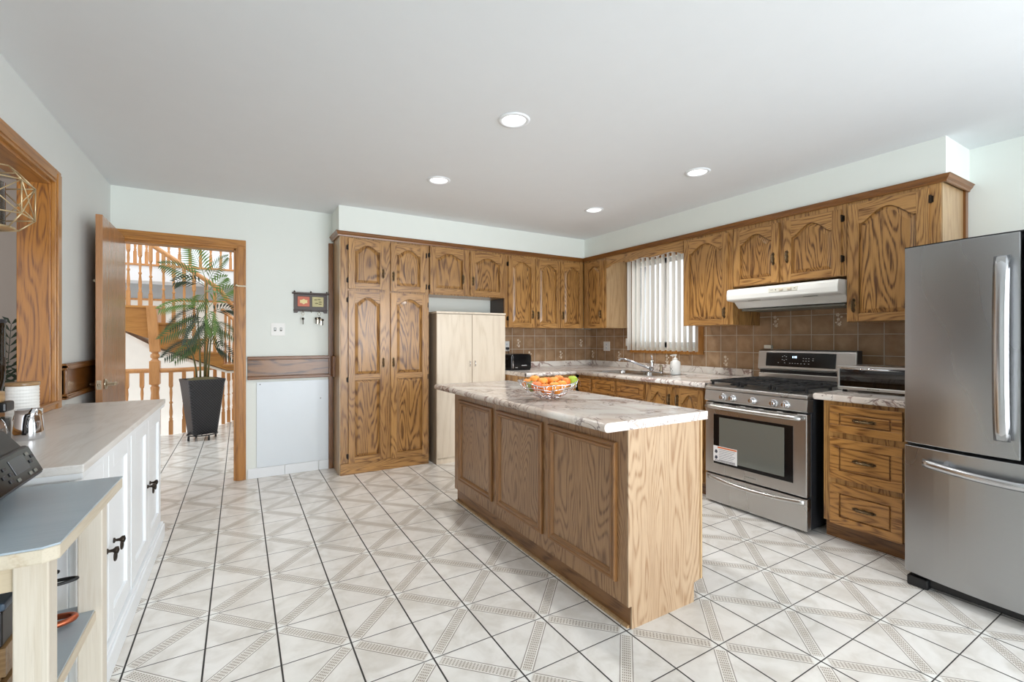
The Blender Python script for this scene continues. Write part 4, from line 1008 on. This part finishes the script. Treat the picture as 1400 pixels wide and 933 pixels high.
# ------------------------------------------------------------------ white sideboard on the left wall
o = EMP('sideboard', (-.64, 2.72, 0), 'white sideboard with four panelled doors and a limed wood top along the left wall', 'sideboard')
SXF, SA, SB, ST_ = -.425, 1.85, 3.590, .838
MB().box(-.855, SXF-.018, SA+.004, SB-.004, .06, ST_).build('carcass', M['white'], o, bevel=.002)
MB().box(-.858, SXF+.020, SA-.008, SB-.002, 0, .085).box(-.857, SXF+.012, SA-.004, SB-.004, .085, .10).build('plinth', M['white'], o, bevel=.004)
MB().box(-.866, SXF+.022, SA-.012, SB+.005, ST_, .864).build('top', M['limewood'], o, bevel=.003)
MB().box(-.860, SXF+.018, SA-.006, SB+.002, ST_-.02, ST_).build('top_rail', M['white'], o, bevel=.002)
for y in (2.683,): MB().box(SXF-.018, SXF+.002, y-.012, y+.012, .10, ST_-.02).build('stile', M['white'], o, bevel=.001)
SF = Fr('l', 0, 0)
for a, bq, ky in ((3.135, 3.575, 3.17), (2.70, 3.130, 3.095), (2.262, 2.668, 2.335), (1.862, 2.257, 2.225)):
    mb = MB(); z0, z1 = .106, ST_-.024; s_ = .075; x0, x1 = SXF-.018, SXF
    mb.box(x0, x1, a, a+s_, z0, z1); mb.box(x0, x1, bq-s_, bq, z0, z1); mb.box(x0, x1, a+s_, bq-s_, z0, z0+s_); mb.box(x0, x1, a+s_, bq-s_, z1-s_, z1)
    d = mb.build('door', M['white'], o, bevel=.003)
    MB().box(x0, x1-.012, a+s_-.002, bq-s_+.002, z0+s_-.002, z1-s_+.002).build('panel', M['white'], d)
    k = MB().lathe([(.010, 0), (.010, .004), (.005, .007), (.006, .018), (.013, .026), (.013, .034), (.001, .038)], (SXF, ky, .452), 14, axis='x')
    k.tube([(SXF+.028, ky+.0*j, .452-.026+.017*sin(j*pi/8)) if 0 else (SXF+.026, ky+.017*cos(j*pi/8), .432+.017*sin(j*pi/8)) for j in range(16)], .0035, 6, closed=True)
    k.build('knob', M['hinge'], d)
# ------------------------------------------------------------------ things on the sideboard
TZ = .864
o = EMP('canister', (-.772, 2.66, TZ), 'white ribbed canister with a flat wooden lid on the sideboard', 'canister')
pr = [(.001, 0), (.047, 0)]
for i in range(27): pr.append((0.0485+.0014*(i % 2), .006+i*.0066))
MB().lathe(pr+[(.049, .184), (.001, .184)], (-.772, 2.66, TZ), 36, sm=False).build('body', M['plastic'], o)
MB().lathe([(.001, .1845), (.051, .1845), (.052, .187), (.052, .196), (.050, .199), (.001, .199)], (-.772, 2.66, TZ), 36).build('lid', M['lidwood'], o)
o = EMP('milk_pitcher', (-.684, 2.415, TZ), 'small polished steel milk jug in front of the white canister', 'jug')
JX, JY = -.684, 2.415
mb = MB(); pr = [(.001, 0), (.042, 0), (.044, .006), (.043, .03), (.040, .06), (.0375, .085), (.038, .112), (.0365, .112), (.036, .085), (.0385, .06), (.0415, .03), (.041, .008), (.001, .006)]
mb.lathe(pr, (JX, JY, TZ), 32)
for v in mb.bm.verts:
    if v.co.z > TZ+.09:
        a = atan2(v.co.y-JY, v.co.x-JX); d = max(0, cos(a+1.0))**12; v.co.x += .012*d*cos(-1.0); v.co.y += .012*d*sin(-1.0); v.co.z += .006*d
mb.build('body', M['chrome'], o)
MB().tube([(JX-.024, JY+.026, TZ+.094), (JX-.05, JY+.052, TZ+.096), (JX-.058, JY+.06, TZ+.068), (JX-.042, JY+.044, TZ+.03), (JX-.029, JY+.030, TZ+.022)], .004, 8).build('handle', M['chrome'], o)
o = EMP('coffee_grinder', (-.715, 2.16, TZ), 'coffee grinder with tall smoky hopper at the left edge of the photo', 'coffee grinder')
gx_, gy_ = -.722, 2.16
MB().box(gx_-.07, gx_+.045, gy_-.08, gy_+.08, TZ, TZ+.02).box(gx_-.07, gx_-.01, gy_-.06, gy_+.06, TZ+.02, TZ+.20).build('base', M['darkside'], o, bevel=.006)
MB().cyl((gx_+.02, gy_+.05, TZ+.02), (gx_+.02, gy_+.05, TZ+.11), .032, n=20).build('grounds_cup', M['glass'], o)
MB().box(gx_-.05, gx_+.062, gy_-.02, gy_+.05, TZ+.135, TZ+.168).build('chute', M['black'], o, bevel=.006)
MB().lathe([(.05, .168), (.052, .175), (.052, .20), (.046, .205)], (gx_, gy_, TZ), 28).build('collar', M['lidwood'], o)
MB().lathe([(.046, .205), (.050, .225), (.054, .25), (.054, .43), (.053, .435)], (gx_, gy_, TZ), 28, cap=False).build('hopper', M['smoke'], o)
MB().lathe([(.001, .43), (.056, .43), (.056, .442), (.001, .446)], (gx_, gy_, TZ), 28).build('hopper_lid', M['darkside'], o)
tag(MB().lathe([(.001, .212), (.044, .212), (.052, .25), (.051, .288), (.001, .296)], (gx_, gy_, TZ), 24).build('coffee_beans', M['espresso'], None), 'dark coffee beans filling the lower smoky hopper', 'coffee beans', kind='stuff')
# ------------------------------------------------------------------ rustic side table
GZ = .83
o = EMP('side_table', (-.60, 1.50, 0), 'pale wooden side table with a grey painted top in the near left corner', 'table')
mb = MB(); top = [(-.865, 1.255), (-.335, 1.248), (-.312, 1.262), (-.302, 1.775), (-.865, 1.782)]
mb.prism(top, lambda u, v, d: (u, v, d), GZ-.004, GZ); mb.build('painted_top', M['grey'], o)
MB().prism(top, lambda u, v, d: (u, v, d), GZ-.034, GZ-.0042).build('top_board', M['pine_y'], o, bevel=.004)
for x0_, x1_ in ((-.855, -.80), (-.392, -.338)):
    for y0_, y1_ in ((1.298, 1.35), (1.725, 1.777)): MB().box(x0_, x1_, y0_, y1_, 0, GZ-.034).build('leg', M['pine'], o, bevel=.003)
MB().box(-.80, -.392, 1.308, 1.33, GZ-.10, GZ-.034).build('apron', M['pine_x'], o, bevel=.002)
MB().box(-.80, -.392, 1.745, 1.767, GZ-.10, GZ-.034).build('apron', M['pine_x'], o, bevel=.002)
MB().prism([(1.35, GZ-.034), (1.725, GZ-.034), (1.725, GZ-.09), (1.66, GZ-.06), (1.42, GZ-.06), (1.35, GZ-.09)], lambda u, v, d: (d, u, v), -.375, -.355).build('side_apron', M['pine_y'], o)
HZ = .470
MB().box(-.845, -.356, 1.352, 1.772, HZ-.004, HZ).build('painted_shelf', M['grey'], o)
MB().box(-.845, -.352, 1.35, 1.774, HZ-.032, HZ-.0042).build('shelf_board', M['pine_y'], o, bevel=.003)
# on the shelf
def loop(cx, cy, z, ang, L, wd, r, n=14):
    p = [(0, -wd/2), (L*.6, -wd/2)]+[(L*.6+L*.4*sin(pi*i/n), -wd/2*cos(pi*i/n)) for i in range(1, n)]+[(L*.6, wd/2), (0, wd/2)]
    return [(cx+u*cos(ang)-v*sin(ang), cy+u*sin(ang)+v*cos(ang), z) for u, v in p]
o = EMP('copper_pan', (-.60, 1.64, HZ), 'copper pan with a looped copper handle lying on the table shelf', 'pan')
MB().lathe([(.001, 0), (.085, 0), (.095, .01), (.098, .055), (.095, .055), (.092, .012), (.001, .008)], (-.60, 1.64, HZ), 28).build('body', M['copper'], o)
MB().tube(loop(-.503, 1.655, HZ+.018, .15, .12, .05, .007), .008, 10).build('handle', M['copper'], o)
o = EMP('black_pot', (-.60, 1.64, HZ+.056), 'black pot with thin loop handles stacked on the copper pan', 'pot')
MB().lathe([(.001, 0), (.08, 0), (.088, .01), (.09, .075), (.087, .075), (.085, .012), (.001, .008)], (-.60, 1.64, HZ+.056), 28).build('body', M['iron'], o)
MB().tube(loop(-.515, 1.66, HZ+.118, .15, .135, .03, .004), .0045, 8).build('handle', M['iron'], o)
MB().tube(loop(-.515, 1.70, HZ+.122, .5, .09, .03, .004), .0045, 8).build('handle', M['iron'], o)
o = EMP('wooden_crate', (-.56, 1.43, HZ), 'small brown wooden crate on the table shelf behind the near leg', 'crate')
mb = MB()
for a in (( -.68, -.42, 1.36, 1.372), (-.68, -.42, 1.50, 1.512), (-.68, -.668, 1.372, 1.50), (-.432, -.42, 1.372, 1.50)): mb.box(*a, HZ, HZ+.05); mb.box(*a, HZ+.065, HZ+.125)
mb.box(-.668, -.432, 1.372, 1.50, HZ, HZ+.008)
for x in (-.66, -.44):
    for y in (1.376, 1.496): mb.box(x-.008, x+.008, y-.004, y+.004, HZ, HZ+.125)
mb.build('slats', M['lidwood'], o, bevel=.001)
o = EMP('storage_box', (-.56, 1.43, HZ+.126), 'black storage box with blue grey lid on top of the wooden crate', 'box')
MB().box(-.68, -.425, 1.358, 1.505, HZ+.126, HZ+.205).build('body', M['black'], o, bevel=.006)
MB().box(-.686, -.418, 1.352, 1.511, HZ+.205, HZ+.222).build('lid', M['tealblack'], o, bevel=.005)
o = EMP('grey_plate', (-.50, 1.335, HZ), 'grey rimmed round plate standing upright on the table shelf', 'plate')
MB().lathe([(.001, .004), (.05, .006), (.062, .0), (.072, -.004), (.074, .002), (.062, .008), (.05, .012), (.001, .010)], (-.505, 1.342, HZ+.074), 36, axis='y').build('plate_body', M['greyr'], o)
MB().lathe([(.001, -.0005), (.046, -.0005), (.046, .006), (.001, .006)], (-.505, 1.342, HZ+.074), 30, axis='y').build('plate_centre', M['peach'], o)
# ------------------------------------------------------------------ black printer
o = EMP('printer', (-.68, 1.52, GZ), 'black compact printer with tilted control panel and small grey screen on the grey table', 'printer')
MB().box(-.86, -.522, 1.29, 1.765, GZ, GZ+.045).build('base', M['darkside'], o, bevel=.006)
mb = MB(); pr = [(-.86, GZ+.046), (-.53, GZ+.046), (-.505, GZ+.075), (-.507, GZ+.12), (-.54, GZ+.165), (-.60, GZ+.195), (-.70, GZ+.205), (-.86, GZ+.205)]
mb.rings([[(x, y, z) for x, z in pr] for y in (1.30, 1.31, 1.73, 1.745)], sm=False); mb.build('housing', M['black'], o, bevel=.008)
A0, A1 = Vector((-.452, 0, .884)), Vector((-.486, 0, .962)); du = (A1-A0); nr = Vector((du.z, 0, -du.x)).normalized()
def slab(name, y0, y1, a, bq, d0, d1, mat, par, bev=.003):
    q = []
    for d in (d0, d1):
        for (t_, y) in ((a, y0), (a, y1), (bq, y1), (bq, y0)): p = A0+du*t_+nr*d; q.append((p.x, y, p.z))
    mb = MB(); mb.hexa(q); return mb.build(name, mat, par, bevel=bev)
pn = slab('control_panel', 1.32, 1.705, 0, 1, -.022, 0, M['darkside'], o, .008)
slab('panel_face', 1.33, 1.697, .07, .93, 0, .0015, M['blackg'], pn, .001)
slab('screen', 1.555, 1.640, .34, .80, .0015, .003, M['screen'], pn, .001)
for y, t_ in ((1.66, .75), (1.66, .5), (1.682, .62), (1.625, .2), (1.655, .2), (1.52, .65), (1.50, .45), (1.535, .45), (1.52, .28), (1.555, .2)):
    slab('button', y-.007, y+.007, t_-.05, t_+.05, .0015, .004, M['greyr'] if t_ in (.2, .75) else M['darkside'], pn, .001)
# ------------------------------------------------------------------ lantern in the opening
LC = Vector((-.945, 2.86, 1.86))
o = EMP('lantern', (LC.x, LC.y, 2.07), 'pale gold geometric wire lantern hanging in the oak framed opening', 'lantern')
def hexr(R, z, ph=0): return [Vector((LC.x+R*cos(k*pi/3+ph+pi/6*0+pi/2), LC.y+R*sin(k*pi/3+ph+pi/2), z)) for k in range(6)]
rgs = [hexr(.10, 1.99), hexr(.155, 1.932), hexr(.155, 1.785), hexr(.10, 1.728)]
mb = MB(); wr = .0032
for r in rgs:
    for k in range(6): mb.cyl(r[k], r[(k+1) % 6], wr, n=6)
for i in range(3):
    for k in range(6): mb.cyl(rgs[i][k], rgs[i+1][k], wr, n=6)
for k in range(6):
    mb.cyl(rgs[1][k], rgs[2][(k+1) % 6], wr*.8, n=6); mb.cyl(rgs[2][k], rgs[1][(k+1) % 6], wr*.8, n=6)
mb.build('wire_frame', M['gold'], o)
MB().tube([(LC.x, LC.y+.10*cos(a*pi/16), 1.985+.10*sin(a*pi/16)) for a in range(17)], .004, 8).build('handle_ring', M['gold'], o)
MB().lathe([(.001, 0), (.085, 0), (.09, .006), (.001, .008)], (LC.x, LC.y, 1.728), 24).build('base_plate', M['gold'], o)
MB().lathe([(.06, .009), (.06, .20), (.058, .20), (.058, .009)], (LC.x, LC.y, 1.728), 28, cap=False).build('glass_cylinder', M['glass'], o)
tag(MB().lathe([(.001, 0), (.044, 0), (.045, .002), (.045, .075), (.03, .073), (.001, .070)], (LC.x, LC.y, 1.7365), 24).build('candle', M['candle'], None), 'white pillar candle inside the gold wire lantern', 'candle')
MB().tube([(LC.x, LC.y, 2.071), (LC.x, LC.y, 2.095-.01), (LC.x+.01, LC.y, 2.08), ], .003, 6).build('hook', M['gold'], o)
# ------------------------------------------------------------------ palms
def frond(p0, p1, rise, mat, parent, n=16, ll=.16, name='frond', w=.0105, tw=0):
    p0, p1 = Vector(p0), Vector(p1); n = max(9, min(n, int((p1-p0).length/.03))); c = (p0+p1)/2+Vector((0, 0, rise)); mb = MB(); P = []
    for i in range(n+1):
        t_ = i/n; P.append(p0*(1-t_)**2+c*(2*t_*(1-t_))+p1*t_*t_)
    mb.tube(P, [.0035*(1-.7*i/n)+.0006 for i in range(n+1)], 5)
    up0 = Vector((0, 0, 1))
    for i in range(max(2, n//5), n+1):
        d = (P[min(i+1, n)]-P[max(i-1, 0)]).normalized(); s_ = d.cross(Vector((sin(tw)*.9, cos(tw)*.9, .5)).normalized()); s_ = s_.normalized() if s_.length > .05 else d.orthogonal().normalized()
        t_ = i/n; L = ll*(.35+.65*sin(pi*min(1, .18+t_*.78)))
        for sg in (1, -1):
            q = (s_*sg*.85+d*(.55+.5*t_)).normalized(); q.z -= .10; a = P[i]; m_ = a+q*L*.45+Vector((0, 0, .004)); e = a+q*L+Vector((0, 0, -.02*L/.16))
            n_ = q.cross(d).normalized(); ww = d.cross(n_).cross(n_).normalized() if 0 else (d-q*d.dot(q)).normalized()
            v = [mb.bm.verts.new(x) for x in (a, m_+ww*w, e, m_-ww*w)]; k_ = mb.bm.verts.new(m_+n_*.003)
            for x, y in ((0, 1), (1, 2), (2, 3), (3, 0)): mb.face([v[x], v[y], k_])
    return mb.build(name, mat, parent, recalc=False)
PX, PY = -.40, 6.86
o = EMP('planter', (PX, PY, 0), 'tall tapered black woven planter on casters beyond the doorway', 'planter')
mb = MB(); rg = []
for z, h in ((.075, .125), (.08, .13), (.70, .192), (.735, .200), (.75, .200), (.75, .185), (.70, .180)): rg.append([(PX+x, PY+y, z) for x, y in [(a*cos(.35)-b_*sin(.35), a*sin(.35)+b_*cos(.35)) for a, b_ in rrect(-h, h, -h, h, .03)]])
mb.rings(rg); mb.build('basket', M['wicker'], o)
MB().tube([(PX+.16*cos(k*pi/12), PY+.16*sin(k*pi/12), .066) for k in range(24)], .008, 6, closed=True).cyl((PX-.15, PY, .066), (PX+.15, PY, .066), .006).cyl((PX, PY-.15, .066), (PX, PY+.15, .066), .006).build('caddy_ring', M['black'], o)
for k in range(4):
    a = k*pi/2+.5; x, y = PX+.155*cos(a), PY+.155*sin(a); MB().lathe([(.012, -.011), (.026, -.010), (.026, .010), (.012, .011)], (x, y, .026), 14, axis='x').cyl((x, y, .03), (x, y, .066), .007).build('caster', M['black'], o)
tag(MB().lathe([(.001, .03), (.10, .025), (.165, .0), (.165, -.03), (.001, -.03)], (PX, PY, .742), 24).build('moss', M['moss'], None), 'brown moss covering the top of the black planter', 'moss', kind='stuff')
o = EMP('palm_plant', (PX, PY, .76), 'artificial green palm with feathery fronds growing from the black planter', 'palm')
tops = []
for dx, dy, h, lean in ((-.06, .02, 1.28, -.10), (-.02, -.03, 1.62, -.03), (.02, .02, 1.98, .02), (.06, -.01, 1.55, .06), (.03, .05, 1.38, .05)):
    P = [(PX+dx+lean*(i/6)**1.5, PY+dy+.02*sin(i), .762+(h-.762)*i/6) for i in range(7)]
    MB().tube(P, [.011-.0008*i for i in range(7)], 8).build('trunk', M['stem'], o); tops.append(P)
def py_(u, v, y):
    fx, fy = sin(YAW)+cos(YAW)*(u-700)/F_PX, cos(YAW)-sin(YAW)*(u-700)/F_PX
    s_ = y/fy; return Vector((fx*s_, y, CAM_Z-(v-HORIZON)/F_PX*s_))
T_ = [((262, 338), (282, 385), .06, 3, .23), ((222, 362), (278, 388), .10, 1, .18), ((240, 385), (280, 392), .10, 2, .17), ((310, 352), (282, 392), .12, 1, .16), ((322, 395), (286, 420), .12, 3, .17), ((220, 422), (282, 420), .12, 3, .17), ((233, 448), (282, 425), .12, 2, .18), ((222, 462), (280, 440), .10, 1, .18),
      ((226, 488), (278, 470), .10, 2, .18), ((240, 492), (280, 465), .08, 1, .17), ((255, 470), (282, 430), .05, 2, .16), ((300, 470), (284, 430), .05, 1, .16), ((322, 425), (286, 430), .10, 2, .18), ((322, 462), (286, 445), .10, 1, .17), ((318, 490), (286, 470), .10, 2, .17), ((300, 400), (283, 400), .03, 1, .16), ((268, 420), (282, 400), .02, 3, .17), ((290, 455), (284, 420), .02, 3, .17), ((270, 475), (283, 440), .03, 1, .15), ((308, 380), (284, 400), .06, 3, .15)]
for i, (tp, bs_, rise, mi, ll) in enumerate(T_):
    yy = PY+(-.28, .15, -.15, .28, .0)[i % 5]
    frond(py_(*bs_, PY), py_(*tp, yy), rise, M['leaf%d' % mi], o, 17, ll, tw=.4*((i % 3)-1))
o = EMP('potted_palm', (-1.42, 4.5, 0), 'dark palm leaf seen through the oak framed opening in the next room', 'palm')
MB().lathe([(.001, 0), (.13, 0), (.17, .30), (.16, .30), (.15, .26), (.001, .26)], (-1.42, 4.5, 0), 24).build('pot', M['black'], o)
for i, (e, r) in enumerate((((-1.32, 4.36, 1.34), .06), ((-1.75, 4.4, 1.25), .25), ((-1.30, 4.75, 1.15), .25), ((-1.6, 4.85, 1.3), .2), ((-1.38, 4.30, 1.12), .2))):
    frond((-1.42, 4.5, .26), e, r, M['leaf2'], o, 20, .20, w=.012, tw=.3)
# ------------------------------------------------------------------ stairwell beyond the doorway
def baluster(x, y, z0, z1, mat, parent, r=.021, name='baluster', b0=.22, b1=.22):
    h = z1-z0; mb = MB(); s_ = r
    mb.box(x-s_, x+s_, y-s_, y+s_, z0, z0+h*b0); mb.box(x-s_, x+s_, y-s_, y+s_, z1-h*b1, z1)
    a, bq = z0+h*b0, z1-h*b1; H_ = bq-a
    pr = [(s_*1.1, -.008), (s_*.75, .012), (s_*.95, .03), (s_*.6, .045), (s_*.85, .08), (s_*.92, .25*H_), (s_*.55, .48*H_), (s_*.9, .50*H_), (s_*.9, .53*H_), (s_*.5, .56*H_), (s_*.8, .8*H_), (s_*.6, H_-.03), (s_*.95, H_-.015), (s_*1.1, H_+.008)]
    pr = [(q, max(-.008, min(H_+.008, hh))) for q, hh in pr]
    mb.lathe(pr, (x, y, a), 10); return mb.build(name, mat, parent)
GP = [(-2.4, 7.50), (-1.5, 7.50), (-.94, 7.42), (-.76, 7.38), (-.62, 7.47), (-.42, 7.64), (-.2, 7.91), (-.02, 8.33), (.13, 9.0)]
o = EMP('guard_rail', (-.5, 7.5, 0), 'honey wood guard rail with turned balusters around the stairwell edge', 'railing')
MB().tube([(x, y, .835) for x, y in GP], .03, 8).build('handrail', M['stair'], o)
acc = .09; D_ = .155
for (a, bq) in zip(GP[:-1], GP[1:]):
    L = math.dist(a, bq); t_ = acc
    while t_ < L:
        x, y = a[0]+(bq[0]-a[0])*t_/L, a[1]+(bq[1]-a[1])*t_/L
        if x > -1.6 and abs(x+.94) > .07: baluster(x, y, 0, .815, M['stair'], o, .022)
        t_ += D_
    acc = t_-L
o = EMP('newel_post', (-.94, 7.42, 0), 'thick turned newel post carrying the stair landing above the guard rail', 'post')
mb = MB(); x, y = -.94, 7.42; q = .055
mb.box(x-q, x+q, y-q, y+q, 0, .35); mb.lathe([(.05, .35), (.035, .37), (.052, .42), (.042, .55), (.05, .62), (.035, .64), (.05, .66)], (x, y, 0), 14)
mb.box(x-q, x+q, y-q, y+q, .66, .96); mb.lathe([(.055, .955), (.03, .985), (.05, 1.01), (.05, 1.04), (.032, 1.06), (.052, 1.085)], (x, y, 0), 14)
mb.hexa([(x-.05, y-q, 1.08), (x+.06, y-q, 1.08), (x+.06, y+q, 1.08), (x-.05, y+q, 1.08), (x-.085, y-q, 1.67), (x+.01, y-q, 1.67), (x+.01, y+q, 1.67), (x-.085, y+q, 1.67)])
mb.build('post_body', M['stair'], o, bevel=.004)
o = EMP('staircase', (-.7, 7.9, .87), 'honey wood staircase descending to the right behind the palm', 'staircase')
TR = [(-1.9, -.955, 1.68), (-.955, -.72, 1.46), (-.72, -.47, 1.25), (-.47, -.2, 1.06), (-.2, .35, .885)]
poly = [(-1.9, 1.66)]
for a, bq, z in TR: poly += [(a, z-.012), (bq, z-.012)]
poly += [(.35, .80), (-.15, .80), (-.908, 1.125), (-1.03, 1.25), (-1.26, 1.345), (-1.9, 1.56)]
mb = MB(); mb.prism(poly, lambda u, v, d: (u, d, v), 7.60, 7.635); mb.build('stringer', M['stair_d'], o)
for a, bq, z in TR:
    MB().box(a-.01, bq+.035, 7.57, 8.5, z-.03, z).build('tread', M['stair_d'], o, bevel=.006)
    MB().box(bq-.01, bq+.008, 7.64, 8.5, z-.22, z-.03).build('riser', M['stair'], o)
mb = MB(); mb.prism([(-1.9, 1.52), (-1.26, 1.32), (-.92, 1.10), (-.15, .79), (.35, .79), (.35, .76), (-.15, .76), (-.95, 1.06), (-1.28, 1.28), (-1.9, 1.48)], lambda u, v, d: (u, d, v), 7.63, 8.5); mb.build('soffit', M['plaster'], o)
def hz(x): return 2.525+(x+1.054)*-.715
MB().tube([(x, 7.62, hz(x)) for x in (-1.9, -1.4, -.8, -.25)]+[(-.035, 7.66, 1.62)], .030, 8).build('handrail', M['stair'], o)
for x, z in ((-1.36, 1.68), (-1.24, 1.68), (-1.12, 1.68), (-1.01, 1.68), (-.875, 1.46), (-.765, 1.46), (-.65, 1.25), (-.54, 1.25), (-.40, 1.06), (-.30, 1.06)): baluster(x, 7.62, z, hz(x)-.02, M['stair'], o, .021, b0=.2, b1=.25)
for k in range(8): x = -.19+k*.052; baluster(x, 8.30-.02*k, .885, 1.66-.05*k, M['stair'], o, .016, b0=.2, b1=.2)
MB().tube([(-.24, 8.32, 1.70), (0, 8.24, 1.47), (.25, 8.12, 1.22)], .026, 8).build('handrail', M['stair'], o)
# stairwell walls and gallery
mb = MB(); n = 14
rg = []
for i in range(n+1):
    a = -.2+1.0*i/n; rg.append((-3.4+4.6*i/n, 9.25-.5*(2*i/n-1)**2))
for z0_, z1_, nm, mt in ((-2.6, 1.86, 'wall_stairwell', 'plaster'), (1.89, 2.12, 'wall_gallery', 'greyband')):
    mb = MB(); mb.prism(rg+[(1.2, 9.6), (-3.4, 9.6)], lambda u, v, d: (u, v, d), z0_, z1_); struct(nm, mb, M[mt])
mb = MB(); mb.prism([(x, y-.012) for x, y in rg]+[(1.2, 9.6), (-3.4, 9.6)], lambda u, v, d: (u, v, d), 1.86, 1.89); struct('trim_9', mb, M['stair'])
struct('floor_gallery', MB().box(-3.4, 1.2, 8.72, 10.8, 2.12, 2.345), M['white'])
struct('wall_hall_far', MB().box(-3.4, 1.4, 10.8, 10.9, 2.1, 4.4), M['white'])
struct('wall_hall_side', MB().box(1.2, 1.3, 4.8, 10.8, -2.6, 3.4), M['plaster'])
o = EMP('gallery_rail', (-.8, 8.75, 2.345), 'gallery balustrade of turned spindles on the upper floor edge', 'railing')
MB().box(-3.4, 1.2, 8.70, 8.80, 2.346, 2.375).build('bottom_rail', M['stair'], o, bevel=.004)
MB().box(-3.4, 1.2, 8.72, 8.78, 3.20, 3.26).build('handrail', M['stair'], o, bevel=.008)
for k in range(15): baluster(-1.75+k*.135, 8.75, 2.376, 3.20, M['stair'], o, .021)
